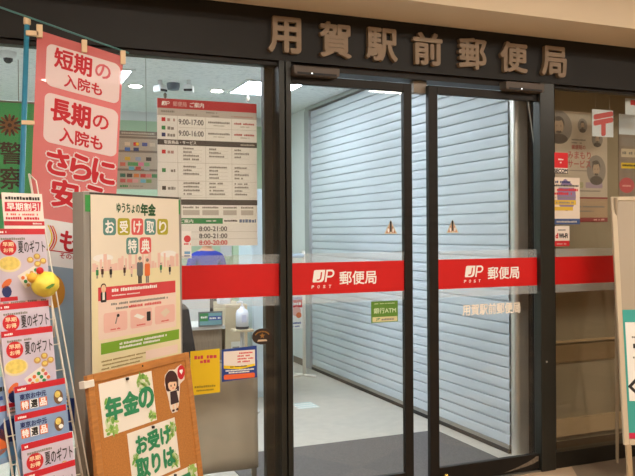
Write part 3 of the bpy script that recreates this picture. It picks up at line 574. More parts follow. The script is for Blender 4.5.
p = Print(-0.0008); p.rect(0.010, 0.072, 0.182, 0.158, mat('sticker_white', 'f2e6da')); p.poly([(0.010, 0.068), (0.10, 0.060), (0.18, 0.072), (0.18, 0.084), (0.10, 0.075), (0.010, 0.086)], YEL, 2)
for q in range(4): p.greek(0.085, 0.140-q*0.015, 0.172-(q % 2)*0.02, 0.009, mat('ink_rosered', 'd8484a'), 1)
p.greek(0.02, 0.052, 0.175, 0.008, M_white, 1); p.greek(0.03, 0.041, 0.15, 0.008, M_white, 1); p.rrect(0.010, 0.010, 0.180, 0.036, 0.008, mat('strip_orange', 'ef6a34'), 1); p.greek(0.045, 0.072, 0.14, 0.006, INK, 3); p.build(o)
b_ = MB(); b_.lathe([(0.0, 0), (0.0, -0.0008)], BRN)
p = Print(0); t_ = MB(); pts = [(0.057*math.cos(2*PI*i/28), 0.043*math.sin(2*PI*i/28)) for i in range(28)]; t_.prism(pts, -0.001, 0, mat('badge_brown', '2f2018', 0.5)); o = t_.build('oval_badge', loc=(1.297, YS, 0.947)); tag(o, 'dark oval badge with gold marks near the right edge of the left window', 'sticker')
p = Print(-0.001); GB = mat('badge_gold', 'a87a3c', 0.4, 0.4)
for i in range(11): a = math.radians(25+13*i); p.rect(0.040*math.cos(a)-0.003, 0.026*math.sin(a)-0.003, 0.040*math.cos(a)+0.003, 0.026*math.sin(a)+0.004, GB, 1)
st = [((0.017 if i % 2 == 0 else 0.007)*math.cos(PI/2+i*PI/5), 0.004+(0.017 if i % 2 == 0 else 0.007)*math.sin(PI/2+i*PI/5)) for i in range(10)]; p.poly(st, GB, 1); p.poly([(-0.028, -0.026), (0.028, -0.026), (0.022, -0.016), (-0.022, -0.016)], mat('badge_cream', 'd8c0a0'), 1); p.build(o, 'emblem')
o = sheet('cash_machine_sign', 'green sign reading 銀行ATM on the left sliding door', 'sign', 1.947, 0.985, 2.118, 1.106, -0.0018, mat('sign_green', '5c8a2e', 0.5), slope=0.0)
p = Print(-0.0008); p.t('銀行ATM', 0.016, 0.052, 0.158, 0.083, mat('sign_palegreen', 'cfe0b8'), 1, 0.02); p.rect(0.008, 0.004, 0.167, 0.032, mat('sign_cream', 'd8cf9c')); p.t('JP', 0.03, 0.010, 0.055, 0.026, GRN, 1, 0.03); p.greek(0.065, 0.011, 0.145, 0.012, INKG, 1); p.greek(0.02, 0.105, 0.15, 0.005, mat('sign_palegreen', 'cfe0b8'), 1); p.build(o)
# stickers on the right window
o = sheet('window_sticker', 'red square sticker above white security lettering on the right window', 'sticker', 3.240, 1.862, 3.352, 1.995, YS, mat('sticker_red', 'd5121c', 0.5))
p = Print(-0.0008); p.rect(0, 0.0, 0.112, 0.036, mat('sticker_white', 'f2e6da'), 0); p.t('SECOM', -0.0+0.004, 0.006, 0.108, 0.030, INK, 1, 0.05); p.rect(0.0, 0, 0.112, 0.004, INK, 1); p.greek(0.035, 0.085, 0.075, 0.010, M_white, 1); p.greek(0.048, 0.066, 0.06, 0.009, M_white, 1); p.build(o)
o = sheet('window_sticker', 'cream sticker with red and yellow bands on the right window, below the red square', 'sticker', 3.240, 1.540, 3.446, 1.838, YS, mat('sticker_cream2', 'e6d6c4', 0.6))
p = Print(-0.0008); p.oval(0.10, 0.18, 0.075, 0.095, mat('ink_mauve', '8c7a9c'), 0); p.rect(0.0, 0.235, 0.206, 0.25, mat('sticker_cream3', 'e9ddcc'), 1); p.greek(0.01, 0.262, 0.13, 0.015, NAVY, 2); p.greek(0.005, 0.24, 0.195, 0.013, INK, 2); p.greek(0.005, 0.212, 0.19, 0.017, RED, 2); p.greek(0.005, 0.188, 0.14, 0.017, RED, 2); p.rect(0.005, 0.125, 0.175, 0.155, mat('ink_dullyellow', 'd8b23c'), 2); p.rect(0.005, 0.088, 0.15, 0.112, mat('ink_dullyellow', 'd8b23c'), 2); p.greek(0.015, 0.133, 0.16, 0.012, INKG, 3); p.greek(0.01, 0.167, 0.17, 0.009, INKG, 3); p.rect(0, 0, 0.206, 0.036, mat('ink_slateblue', '3f5686'), 1); p.greek(0.02, 0.012, 0.18, 0.011, INKL, 2); p.oval(0.09, 0.265, 0.02, 0.024, mat('ink_mauve', '8c7a9c'), 1); p.build(o)
o = sheet('window_sticker', 'small white sticker reading d Wi-Fi low on the right window', 'sticker', 3.240, 1.402, 3.362, 1.530, YS, mat('sticker_white', 'f2e6da', 0.6))
p = Print(-0.0008); p.rect(0, 0, 0.122, 0.034, RED, 0); p.greek(0.02, 0.010, 0.10, 0.010, mat('faded_pink', 'd9a29c'), 1); p.t('d', 0.012, 0.052, 0.03, 0.082, RED, 1, 0.05); p.t('Wi-Fi', 0.038, 0.052, 0.105, 0.080, INK, 1, 0.05); p.greek(0.03, 0.098, 0.09, 0.010, INKG, 1); p.build(o)

o = sheet('window_sticker', 'small white notice on the left window beside the grey display stand', 'sticker', 0.845, 1.372, 0.918, 1.512, YS, M_white)
p = Print(-0.0008); p.oval(0.052, 0.10, 0.018, 0.018, mat('ink_rosered', 'd8484a'), 1); p.greek(0.034, 0.070, 0.070, 0.008, mat('ink_rosered', 'd8484a'), 1); p.rect(0.036, 0.022, 0.066, 0.036, mat('ink_sky', '7ab0d8'), 1); p.greek(0.036, 0.010, 0.066, 0.007, BLU, 1); p.build(o)

# ================================================================== POSTERS IN THE RECESS BEHIND THE RIGHT WINDOW
GPH = mat('photo_grey', '9a9084', 0.7); GPD = mat('photo_dark', '655a50', 0.7); GPS = mat('photo_skin', 'bfa58a', 0.7)
o = sheet('wall_poster', 'beige poster with round portraits and red heading behind the right window', 'poster', 3.33, 1.56, 3.955, 2.318, 0.298, mat('poster_beige', 'cdbda6', 0.7, 0, 0.03, 4), 0.004)
p = Print(-0.004)
def face(cx, cz, r, ry):
    p.oval(cx, cz, r, ry, GPH, 0); p.oval(cx, cz-ry*0.68, r*0.66, ry*0.30, GPD, 1); p.oval(cx, cz+0.22*ry, r*0.43, ry*0.44, GPD, 1); p.oval(cx, cz+0.06*ry, r*0.36, ry*0.44, GPS, 2); p.oval(cx-r*0.1, cz+0.50*ry, r*0.34, ry*0.13, GPD, 3); p.oval(cx, cz-0.27*ry, r*0.2, ry*0.10, GPD, 3)
    p.oval(cx-r*0.15, cz+0.08*ry, r*0.05, ry*0.03, GPD, 4, 8); p.oval(cx+r*0.15, cz+0.08*ry, r*0.05, ry*0.03, GPD, 4, 8); p.oval(cx, cz-0.2*ry, r*0.12, ry*0.02, GPS, 4, 8)
face(0.20, 0.645, 0.115, 0.115); face(0.405, 0.665, 0.042, 0.05); face(0.535, 0.575, 0.05, 0.055); face(0.525, 0.36, 0.085, 0.105)
p.t('みまもり', 0.275, 0.435, 0.475, 0.485, mat('ink_brickred', 'b8504c'), 1, 0.015); p.t('サービス', 0.275, 0.375, 0.475, 0.425, mat('ink_brickred', 'b8504c'), 1, 0.015); p.t('郵便局の', 0.31, 0.50, 0.43, 0.53, mat('ink_brickred', 'b8504c'), 1, 0.015)
p.greek(0.31, 0.56, 0.43, 0.012, INKG, 1); p.greek(0.31, 0.54, 0.40, 0.010, INKG, 1); p.greek(0.28, 0.35, 0.45, 0.008, INKG, 1)
p.rrect(0.28, 0.235, 0.41, 0.275, 0.008, mat('ink_sage', 'b3ab84'), 0); p.rrect(0.43, 0.235, 0.58, 0.275, 0.008, mat('ink_dustylilac', 'b09aa8'), 0); p.greek(0.28, 0.21, 0.56, 0.010, INKG, 1)
p.rect(0, 0.16, 0.625, 0.172, mat('ink_brickdark', '9c4440'), 0); p.rect(0, 0.03, 0.625, 0.16, mat('ink_tan', 'bd9e7c'), 0); p.greek(0.24, 0.10, 0.60, 0.012, INKG, 1); p.greek(0.24, 0.07, 0.5, 0.010, INKG, 1); p.rect(0, 0.0, 0.625, 0.03, mat('ink_brickdark', '9c4440'), 0); p.greek(0.5, 0.010, 0.60, 0.012, PNK, 1); p.build(o)
o = sheet('hanging_sheet', 'white sheet with a red post mark hanging over the beige poster', 'sign', 3.642, 2.125, 3.823, 2.305, 0.10, mat('sheet_white', 'e6eef2', 0.7), 0.002)  # reflected post flag built as a solid sheet, its cords added
b_ = MB(); b_.tube([(0.03, 0, 0.18), (0.03, 0, 0.31)], 0.0012, M_alu, 4); b_.tube([(0.15, 0, 0.18), (0.15, 0, 0.31)], 0.0012, M_alu, 4); b_.build('hanging_cord', o)
p = Print(-0.002); p.t('〒', 0.02, -0.0, 0.17, 0.135, mat('ink_softred', 'd8615e'), 1, 0.05, slope=0.2); p.build(o)
o = sheet('hanging_sheet', 'white hanging sign with a red mark at the top right corner of the right window', 'sign', 3.929, 2.285, 4.12, 2.395, 0.10, mat('sheet_white', 'e6eef2', 0.7), 0.002)
p = Print(-0.002); p.rect(0.045, 0.066, 0.15, 0.10, mat('ink_signred', 'd8303c'), 1); p.build(o); b_ = MB(); b_.tube([(0.03, 0, 0.11), (0.03, 0, 0.36)], 0.0012, M_alu, 4); b_.tube([(0.15, 0, 0.11), (0.15, 0, 0.36)], 0.0012, M_alu, 4); b_.build('hanging_cord', o)
o = sheet('wall_poster', 'busy poster with a pink disc at the right edge behind the right window', 'poster', 4.062, 1.62, 4.46, 2.325, 0.298, mat('poster_grey', '9a8a7a', 0.7, 0, 0.15, 14), 0.004)
p = Print(-0.004); p.rect(0, 0.56, 0.398, 0.705, mat('sheet_white', 'e6eef2'), 0); p.rect(0.02, 0.40, 0.38, 0.46, mat('poster_cream', 'd8c8a8'), 0); p.rect(0.02, 0.32, 0.38, 0.36, YEL, 0); p.oval(0.07, 0.20, 0.07, 0.055, mat('ink_coral', 'cf5a5c'), 1); p.rect(0.02, 0.06, 0.38, 0.12, mat('ink_brickdark', '9c4440'), 0); p.greek(0.03, 0.42, 0.36, 0.02, INKG, 1); p.greek(0.03, 0.335, 0.36, 0.014, INK, 1); p.greek(0.03, 0.19, 0.11, 0.014, PNK, 2); p.rect(0.02, 0.48, 0.38, 0.54, GPH, 0); p.build(o)
# ================================================================== A-BOARD ON THE RIGHT
TA = math.atan(0.215/1.72); AR = math.radians(-22.7)
t = thing('a_board', 'cream framed A-board standing at the right edge by the window', 'sign board', (3.385, -0.45, 0), (0, 0, AR))
M_cream = mat('cream_frame', 'd0bfa2', 0.5, 0, 0.03, 6); ct, sn = math.cos(TA), math.sin(TA)
def lean(o): o.rotation_euler = (-TA, 0, 0); return o
f = MB(); f.box(0, 0.03, 0, 0.025, 0.235, 1.72, M_cream); f.box(0.60, 0.63, 0, 0.025, 0.235, 1.72, M_cream); f.box(0.03, 0.60, 0, 0.025, 1.695, 1.72, M_cream); f.box(0.03, 0.60, 0, 0.025, 0.235, 0.268, M_cream); lean(f.build('board_frame', t, 0.003))
lean(box('board_panel', 0.03, 0.60, 0.008, 0.02, 0.268, 1.705, mat('board_ivory', 'b3a48f', 0.5, 0, 0.02, 4), t))
for x in (0.012, 0.588): lean(box('leg', x, x+0.03, 0.0, 0.025, 0.0, 0.24, mat('leg_beige', 'b39a78', 0.5), t, 0.002))
for x0, x1 in ((0.02, 0.11), (0.61, 0.52)):
    m = MB(); m.tube([(x0, 0.195, 1.70), (x1, 0.42, 0.012)], 0.011, mat('leg_grey', 'a3937a', 0.5), 8); m.build('rear_leg', t)
o = MB(); o.box(0.033, 0.597, 0.0055, 0.0075, 0.272, 1.03, mat('sheet_teal', '3fa79c', 0.6)); o = o.build('board_notice', loc=(3.385, -0.45, 0), rot=(-TA, 0, AR)); tag(o, 'teal notice with a white panel and black diamond on the A-board', 'notice')
p = Print(0.0055); p.rect(0.045, 0.49, 0.58, 0.955, M_white, 0); p.rect(0.033, 0.272, 0.597, 0.305, mat('ink_crimson', 'd4244c'), 0)
for cx in (0.115,):
    p.poly([(cx-0.075, 0.575), (cx, 0.65), (cx+0.075, 0.575), (cx, 0.50)], INK, 1); p.poly([(cx-0.05, 0.575), (cx, 0.625), (cx+0.05, 0.575), (cx, 0.525)], M_white, 2)
p.greek(0.085, 0.80, 0.55, 0.03, INK, 1); p.greek(0.08, 0.86, 0.4, 0.012, INKG, 1); p.greek(0.08, 0.74, 0.5, 0.012, INKG, 1); p.rect(0.09, 0.67, 0.5, 0.674, INKG, 1); p.build(o)

# ================================================================== PINK BANNER ON A POLE (outside, left)
FY = -0.25
t = thing('banner_pole', 'blue banner pole with a thin cross rod at the far left', 'pole', (0.10, FY, 0))
M_pole = mat('pole_blue', '3a8bab', 0.4, 0, 0.05, 10); M_loop = mat('cream_tape', 'eccfa8', 0.8)
m = MB(); m.tube([(-0.065, 0, 0.06), (0.028, 0, 2.435)], [0.0125, 0.0115], M_pole, 12); m.build('pole', t, smooth=True)
m = MB(); m.lathe([(0.012, 0), (0.0155, 0.004), (0.0155, 0.028), (0.012, 0.036)], M_loop, (0.0285, 0, 2.43), 14); m.build('pole_cap', t, smooth=True)
m = MB(); m.tube([(-0.22, -0.016, 2.530), (0.028, -0.016, 2.462), (0.30, -0.013, 2.387), (0.47, -0.01, 2.340)], 0.0045, mat('rod_teal', '4c7f7e', 0.4), 8); m.build('cross_rod', t, smooth=True)
m = MB(); m.lathe([(0.20, 0), (0.20, 0.03), (0.17, 0.055), (0.03, 0.06), (0.02, 0.16)], mat('base_grey', '5a5852', 0.6), (-0.066, 0, 0), 24); m.build('weighted_base', t)
FX, FZ = 0.170, 2.412
def fwarp(x, y, z):
    """flag cloth: x across, z down from the top edge (negative)"""
    xx = FX+x*(1+0.045*z/1.6)-0.045*(-z)
    return (xx, FY-0.006+y+0.0025*math.sin(x*16+z*3), FZ-0.24*x*(1+0.35*z)+z if z > -1.6 else FZ-0.24*x*(1-0.56)+z)
M_flag = see_through('banner_pink', 'ffd0c8', 0.92, 'e67f7c', fres=False, translucent=0.28)
M_flagw = see_through('banner_white', 'fff4f0', 0.93, 'fbf3f0', fres=False, translucent=0.28)
FR = mat('banner_red', 'c41c28', 0.7)
flag = thing('pink_banner', 'pink cloth banner with red lettering hanging from the blue pole', 'banner', (0, 0, 0))
m = MB(); nx, nz_ = 20, 60; FW, FH = 0.374, 1.78; vs = []; fs = []
for i in range(nx+1):
    for j in range(nz_+1): vs.append(fwarp(FW*i/nx, 0, -FH*j/nz_))
for i in range(nx):
    for j in range(nz_): fs.append((i*(nz_+1)+j, i*(nz_+1)+j+1, (i+1)*(nz_+1)+j+1, (i+1)*(nz_+1)+j))
mi_b = see_through('banner_paleblue', 'd0e0f0', 0.95, '9fb4c6', fres=False, translucent=0.2)
m.add(vs, fs, M_flag); m.mi(mi_b); m.mi(mat('banner_navy', '24408c')); m.mi(M_flagw)
for q in range(len(fs)):
    j = q % nz_
    z_ = -FH*j/nz_
    if z_ < -1.62: m.m[q] = 2
    elif z_ < -1.03: m.m[q] = 1
    elif z_ < -0.83: m.m[q] = 3
m.build('cloth', flag, smooth=True)
def loop(x0, x1, z0, z1):
    q = MB(); q.box(x0, x1, FY-0.024, FY-0.003, z0, z1, M_loop); q.build('hanging_loop', flag, 0.002)
loop(0.166, 0.192, 2.375, 2.432); loop(0.122, 0.176, 2.380, 2.402); loop(0.358, 0.382, 2.325, 2.382); loop(0.530, 0.553, 2.285, 2.348); loop(0.10, 0.155, 1.986, 2.004)
p = Print(-0.003, warp=lambda x, y, z: fwarp(x+0.014, y, z+0.018))
def frr(x0, z0, x1, z1, r, m_, layer=0):   # rounded panel cut in strips so it follows the cloth
    xs = [x0+r*(1-math.cos(i*PI/12)) for i in range(7)]+[x0+r+(x1-x0-2*r)*i/10 for i in range(1, 10)]+[x1-r+r*math.sin(i*PI/12) for i in range(7)]
    for a, b2 in zip(xs, xs[1:]):
        def inset(x): 
            d = min(x-x0, x1-x); return 0 if d >= r else r-math.sqrt(max(0, r*r-(r-d)**2))
        p.poly([(a, z0+inset(a)), (b2, z0+inset(b2)), (b2, z1-inset(b2)), (a, z1-inset(a))], m_, layer)
frr(0.028, -0.252, 0.350, -0.062, 0.03, M_flagw); frr(0.028, -0.505, 0.350, -0.282, 0.03, M_flagw)
p.t('短期', 0.064, -0.160, 0.222, -0.072, FR, 1, 0.028); p.t('の', 0.240, -0.150, 0.306, -0.085, mat('banner_light_washed', 'd86a72', 0.7), 1, 0.02)  # upper の in paler red: light washing the cloth, put into its colour
p.t('入院も', 0.108, -0.235, 0.272, -0.178, FR, 1, 0.026)
p.t('長期', 0.058, -0.400, 0.226, -0.300, FR, 1, 0.034); p.t('の', 0.240, -0.388, 0.308, -0.325, FR, 1, 0.02); p.t('入院も', 0.098, -0.488, 0.285, -0.422, FR, 1, 0.028)
for st_, a, b2, c2, d2 in (('さ', 0.050, -0.640, 0.140, -0.530), ('ら', 0.152, -0.640, 0.240, -0.530), ('に', 0.250, -0.640, 0.345, -0.532), ('安', 0.075, -0.782, 0.190, -0.662), ('う', 0.215, -0.775, 0.305, -0.662)):
    p.t(st_, a, b2, c2, d2, M_flagw, 1, 0.085); p.t(st_, a, b2, c2, d2, FR, 3, 0.036)
p.t('も', 0.12, -0.98, 0.19, -0.89, FR, 1, 0.03); p.t('そのに', 0.12, -1.015, 0.20, -0.992, FR, 1, 0.02); p.rect(0.03, -0.989, 0.28, -0.984, FR, 0)
for k in range(3): 
    q = [(0.06+0.03*k/3+0.02*math.sin(i/6*PI), -0.985+0.11*i/6) for i in range(7)]; p.poly(q+[(x+0.006, z) for x, z in q[::-1]], (YEL, RED, ORG)[k], 2)
p.t('会', 0.14, -1.70, 0.19, -1.645, YEL, 1, 0.02)
p.oval(0.10, -1.17, 0.05, 0.075, mat('banner_amber', 'e0a040', 0.7), 1)
p.build(flag)

# ================================================================== POSTER STAND (grey box stand)
SA = math.radians(40)
t = thing('display_stand', 'tall grey metal display stand behind the pension poster', 'stand', (0.320, -0.658, 0), (0, 0, SA))
M_st = mat('stand_grey', 'a39f97', 0.5, 0.3, 0.04, 10)
b_ = MB(); b_.box(0, 0.643, 0.006, 0.06, 0.25, 1.672, M_st); b_.build('body', t, 0.003)
f = MB(); f.box(0, 0.035, 0, 0.006, 0.25, 1.672, M_st); f.box(0.625, 0.643, 0, 0.006, 0.25, 1.672, M_st); f.box(0.035, 0.625, 0, 0.006, 1.664, 1.672, mat('stand_dark', '4a443a', 0.5)); f.build('face_frame', t)
box('backing_sheet', 0.010, 0.632, -0.001, 0.0, 1.592, 1.660, mat('backing_green', '3f9a4c', 0.7), t)
for x in (0.03, 0.583): box('leg', x, x+0.03, 0.01, 0.05, 0.02, 0.25, M_st, t)
for x in (0.03, 0.583): box('foot', x-0.005, x+0.035, -0.10, 0.20, 0.0, 0.02, M_st, t, 0.003)
# poster on it
PV = 0.90
pw = 0.580; x0 = 0.037
pm = MB(); nz_ = 12; vs = []; fs = []
M_pp = mat('poster_paper', 'efe4cf', 0.65, 0, 0.015, 3)
for j in range(nz_+1):
    zz = 1.663-j*(1.663-PV)/nz_; e = 0.012*(j/nz_)**2
    vs += [(x0+0.0, -0.004, zz), (x0+pw+0.012*(j/nz_), -0.004, zz), (x0-0.0+pw+0.012*(j/nz_), -0.0032, zz), (x0, -0.0032, zz)]
for j in range(nz_):
    for k in range(4): k2 = (k+1) % 4; fs.append((j*4+k, (j+1)*4+k, (j+1)*4+k2, j*4+k2))
fs.append((0, 1, 2, 3)); fs.append(tuple(nz_*4+k for k in (3, 2, 1, 0)))
pm.add(vs, fs, M_pp); po = pm.build('pension_poster', loc=(0.320, -0.658, 0), rot=(0, 0, SA)); tag(po, 'cream pension poster with coloured character tiles on the grey display stand', 'poster')
p = Print(-0.004)
DG = mat('poster_darkgreen', '2c5a34', 0.7); T1 = mat('tile_teal', '5f9088', 0.7); T2 = mat('tile_olive', 'b3aa2c', 0.7); T3 = mat('tile_coral', 'e0605c', 0.7); PY = mat('poster_yellow', 'efe3b6', 0.7); PB = mat('poster_blush', 'edc6b6', 0.7)
p.rect(x0+0.002, PV+0.003, x0+pw+0.004, 1.345, PY, 0)
# skyline in blush
for k in range(26):
    a = x0+0.005+k*(pw-0.01)/26; p.rect(a, 1.345, a+(pw-0.01)/26*random.choice((0.6, 0.9, 1)), 1.365+random.uniform(0.0, 0.055), PB, 1)
p.oval(x0+0.07, 1.40, 0.06, 0.016, M_white, 0); p.oval(x0+pw-0.08, 1.405, 0.06, 0.016, M_white, 0)
p.t('ゆうちょの', 0.190, 1.592, 0.338, 1.632, DG, 2, 0.025); p.t('年金', 0.345, 1.582, 0.445, 1.634, DG, 2, 0.045)
for i, (chh, mm) in enumerate(zip('お受け取り', (T1, T2, T3, T1, T2))):
    a = 0.107+i*0.0875; p.rrect(a, 1.495, a+0.078, 1.568, 0.014, mm, 1); p.t(chh, a+0.014, 1.505, a+0.064, 1.556, M_white, 2, 0.03)
for i, (chh, mm) in enumerate((('特', T1), ('典', T3))):
    a = 0.248+i*0.0875; p.rrect(a, 1.410, a+0.078, 1.484, 0.014, mm, 1); p.t(chh, a+0.012, 1.418, a+0.066, 1.474, M_white, 2, 0.03)
def figure(cx, zb, h, coat, legs):
    p.rect(cx-h*0.10, zb, cx-h*0.01, zb+h*0.34, legs, 2); p.rect(cx+h*0.01, zb, cx+h*0.10, zb+h*0.34, legs, 2); p.rrect(cx-h*0.17, zb+h*0.28, cx+h*0.17, zb+h*0.80, h*0.07, coat, 3); p.oval(cx, zb+h*0.89, h*0.09, h*0.11, SKIN, 3); p.oval(cx, zb+h*0.94, h*0.095, h*0.075, INKG, 4)
figure(0.335, 1.280, 0.118, mat('coat_grey', '6a6e70'), INK); figure(0.385, 1.280, 0.108, ORG, INKG)
for k, mm in ((0.10, BRN), (0.15, INK), (0.235, BRN), (0.28, PB), (0.48, GRN), (0.545, INK), (0.07, GRN)): figure(k, 1.305+0.02*((k*37) % 1), 0.045, mm, INKG)
p.rrect(0.074, 1.06, 0.590, 1.262, 0.01, mat('poster_shell', 'f5dccb', 0.7), 1); p.rect(0.074, 1.222, 0.586, 1.278, mat('poster_red', 'd8474a', 0.7), 2); p.greek(0.155, 1.254, 0.45, 0.015, M_white, 3); p.greek(0.155, 1.236, 0.34, 0.006, M_white, 3)
p.oval(0.105, 1.272, 0.014, 0.017, SKIN, 5); p.oval(0.105, 1.28, 0.016, 0.014, BRN, 4); p.rrect(0.088, 1.215, 0.122, 1.258, 0.006, INK, 4); p.rect(0.098, 1.225, 0.112, 1.258, M_white, 5)
p.greek(0.15, 1.198, 0.53, 0.010, INKG, 2); p.greek(0.18, 1.178, 0.30, 0.010, INKG, 2); p.greek(0.26, 1.178, 0.48, 0.012, T3, 3)
for a in (0.105, 0.27, 0.435): p.rrect(a, 1.085, a+0.145, 1.168, 0.012, mat('poster_rose', 'f2c3b4', 0.7), 2); p.greek(a+0.04, 1.093, a+0.10, 0.007, T3, 3)
p.poly([(0.185, 1.15), (0.192, 1.153), (0.180, 1.118), (0.172, 1.118)], INKG, 3); p.oval(0.192, 1.152, 0.009, 0.007, INK, 4); p.rrect(0.378, 1.108, 0.405, 1.150, 0.004, INK, 3); p.poly([(0.29, 1.138), (0.34, 1.12), (0.365, 1.13), (0.315, 1.148)], M_white, 3); p.poly([(0.475, 1.135), (0.515, 1.155), (0.545, 1.135), (0.505, 1.112)], mat('poster_sand', 'e8d4bc'), 3)
p.rect(0.088, 0.998, 0.611, 1.045, mat('poster_leafgreen', '7fae2e', 0.7), 1); p.greek(0.20, 1.024, 0.52, 0.010, M_white, 2); p.greek(0.20, 1.008, 0.47, 0.010, M_white, 2)
for q in range(3): p.greek(0.09, 0.965-q*0.016, 0.09+0.28-q*0.02, 0.007, mat('ink_khaki', 'a08a4a'), 2)
p.rect(0.37, 0.935, 0.60, 0.975, mat('poster_shell', 'f5dccb'), 1)
p.build(po)

# ================================================================== CORK BOARD
TC = math.radians(7.7); CO = Vector((0.386, -1.024, 0)); CR = (-TC, 0, SA); CL = 0.981
t = thing('cork_board', 'pine framed cork board leaning in front of the grey display stand', 'notice board', CO, CR)
f = MB(); fwid = 0.032; f.box(0, fwid, 0, 0.02, 0.004, CL, M_wood); f.box(0.625-fwid, 0.625, 0, 0.02, 0.004, CL, M_wood); f.box(fwid, 0.625-fwid, 0, 0.02, CL-fwid, CL, M_wood); f.box(fwid, 0.625-fwid, 0, 0.02, 0.004, fwid, M_wood); f.build('board_frame', t, 0.003)
box('cork_sheet', fwid, 0.625-fwid, 0.006, 0.016, fwid, CL-fwid, M_cork, t)
m = MB(); m.lathe([(0.004, 0.0), (0.004, -0.002)], M_black, (0.31, 0.0, CL-0.012), 8, 'y'); m.build('hanging_hole', t)
for x in (0.04, 0.56): 
    m = MB(); m.tube([(x, 0.022, 0.93), (x, 0.106, 0.02)], 0.009, M_wood, 6); m.build('rear_leg', t)
box('side_clip', -0.022, 0.03, -0.004, 0.024, CL-0.045, CL-0.018, M_wire, t, 0.002)
def onboard(name, label, cat, u0, v0, u1, v1, slope, m_, group=None):
    b2 = MB(); b2.prism([(0, 0), (u1-u0, slope*(u1-u0)), (u1-u0, v1-v0+slope*(u1-u0)), (0, v1-v0)], 0, 0.0008, m_)
    Mx = Matrix.Translation(CO) @ Euler(CR).to_matrix().to_4x4() @ Matrix.Translation((u0, 0.0048, CL+v0))
    o = b2.build(name); o.matrix_world = Mx; tag(o, label, cat, group); return o
NG = mat('notice_green', '2f8a5a', 0.7); G1 = mat('leaf_light', 'a8cc6a', 0.7); G2 = mat('leaf_mid', '78b04a', 0.7); G3 = mat('leaf_pale', 'd0dfae', 0.7); MW = mat('notice_paper', 'f0e8da', 0.65, 0, 0.015, 4)
def leaves(p, cx, cz, r, n):
    for i in range(n):
        a = random.uniform(0, 2*PI); d = r*math.sqrt(random.random()); p.oval(cx+d*math.cos(a), cz+d*math.sin(a), random.uniform(0.008, 0.016), random.uniform(0.004, 0.007), random.choice((G1, G2, G3, G1)), i % 3, 8, random.uniform(0, PI))
def pin(o, x, z):
    m = MB(); m.lathe([(0.002, 0.0), (0.006, -0.002), (0.005, -0.007), (0.006, -0.009)], M_black, (x, 0, z), 10, 'y'); m.build('push_pin', o)
o = onboard('pinned_notice', 'leafy white notice reading 年金の, topmost on the cork board', 'notice', 0.058, -0.244, 0.366, -0.041, 0.0, MW, 'green lettered notices on the cork board')
p = Print(0); leaves(p, 0.25, 0.165, 0.036, 60); leaves(p, 0.045, 0.035, 0.034, 40); leaves(p, 0.285, 0.028, 0.02, 22); leaves(p, 0.03, 0.12, 0.015, 8)
for i, (chh, a) in enumerate((('年', 0.022), ('金', 0.118), ('の', 0.212))): p.t(chh, a, 0.055+i*0.004, a+0.088, 0.142, NG, 4, 0.05)
p.build(o); pin(o, 0.155, 0.196)
o = onboard('pinned_notice', 'leafy white notice reading お受け取りは, in the middle of the cork board', 'notice', 0.182, -0.47, 0.480, -0.258, 0.0, MW, 'green lettered notices on the cork board')
p = Print(0); leaves(p, 0.26, 0.165, 0.034, 44); leaves(p, 0.27, 0.04, 0.03, 40); leaves(p, 0.03, 0.10, 0.02, 14)
p.t('お受け', 0.042, 0.118, 0.255, 0.190, NG, 4, 0.05); p.t('取りは', 0.030, 0.022, 0.265, 0.098, NG, 4, 0.05); p.build(o); pin(o, 0.15, 0.204)
o = onboard('pinned_notice', 'leafy white notice low on the cork board, cut off by the photo edge', 'notice', 0.335, -0.705, 0.590, -0.482, 0.0, MW, 'green lettered notices on the cork board')
p = Print(0); leaves(p, 0.22, 0.19, 0.032, 40); leaves(p, 0.04, 0.03, 0.03, 30); p.t('早', 0.13, 0.11, 0.21, 0.195, NG, 4, 0.05); p.build(o); pin(o, 0.10, 0.214)
# paper girl with a balloon
GM = mat('cutout_edge', 'e9dccd', 0.7); b2 = MB()
outl = [(0.02*math.cos(0), 0)]
o = MB(); o.prism([(0.030, 0.0), (0.058, 0.0), (0.072, 0.03), (0.082, 0.07), (0.090, 0.105), (0.118, 0.118), (0.124, 0.155), (0.108, 0.182), (0.088, 0.176), (0.072, 0.168), (0.040, 0.172), (0.014, 0.155), (0.006, 0.118), (0.014, 0.085), (0.020, 0.05), (0.022, 0.02)], 0, 0.0012, GM)
Mx = Matrix.Translation(CO) @ Euler(CR).to_matrix().to_4x4() @ Matrix.Translation((0.432, 0.0044, CL-0.238)) @ Matrix.Diagonal((1.22, 1, 1.06, 1)); o = o.build('paper_cutout'); o.matrix_world = Mx; tag(o, 'paper cutout of a brown haired girl with a red balloon on the cork board', 'cutout')
p = Print(0); HAIR = mat('cutout_hair', '43201a', 0.6)
p.oval(0.045, 0.128, 0.036, 0.040, HAIR, 0); p.rrect(0.010, 0.088, 0.078, 0.126, 0.014, HAIR, 0); p.oval(0.047, 0.110, 0.024, 0.024, SKIN, 1); p.poly([(0.020, 0.118), (0.034, 0.124), (0.052, 0.121), (0.074, 0.118), (0.070, 0.146), (0.024, 0.146)], HAIR, 2)
p.oval(0.038, 0.108, 0.003, 0.005, INK, 3, 8); p.oval(0.058, 0.108, 0.003, 0.005, INK, 3, 8); p.oval(0.048, 0.097, 0.005, 0.002, RED, 3, 8)
p.poly([(0.030, 0.085), (0.066, 0.085), (0.072, 0.034), (0.026, 0.034)], mat('cutout_dress', '3a262a', 0.6), 1); p.rect(0.034, 0.012, 0.043, 0.034, SKIN, 1); p.rect(0.054, 0.012, 0.063, 0.034, SKIN, 1); p.oval(0.036, 0.009, 0.008, 0.005, HAIR, 2, 10); p.oval(0.058, 0.009, 0.008, 0.005, HAIR, 2, 10)
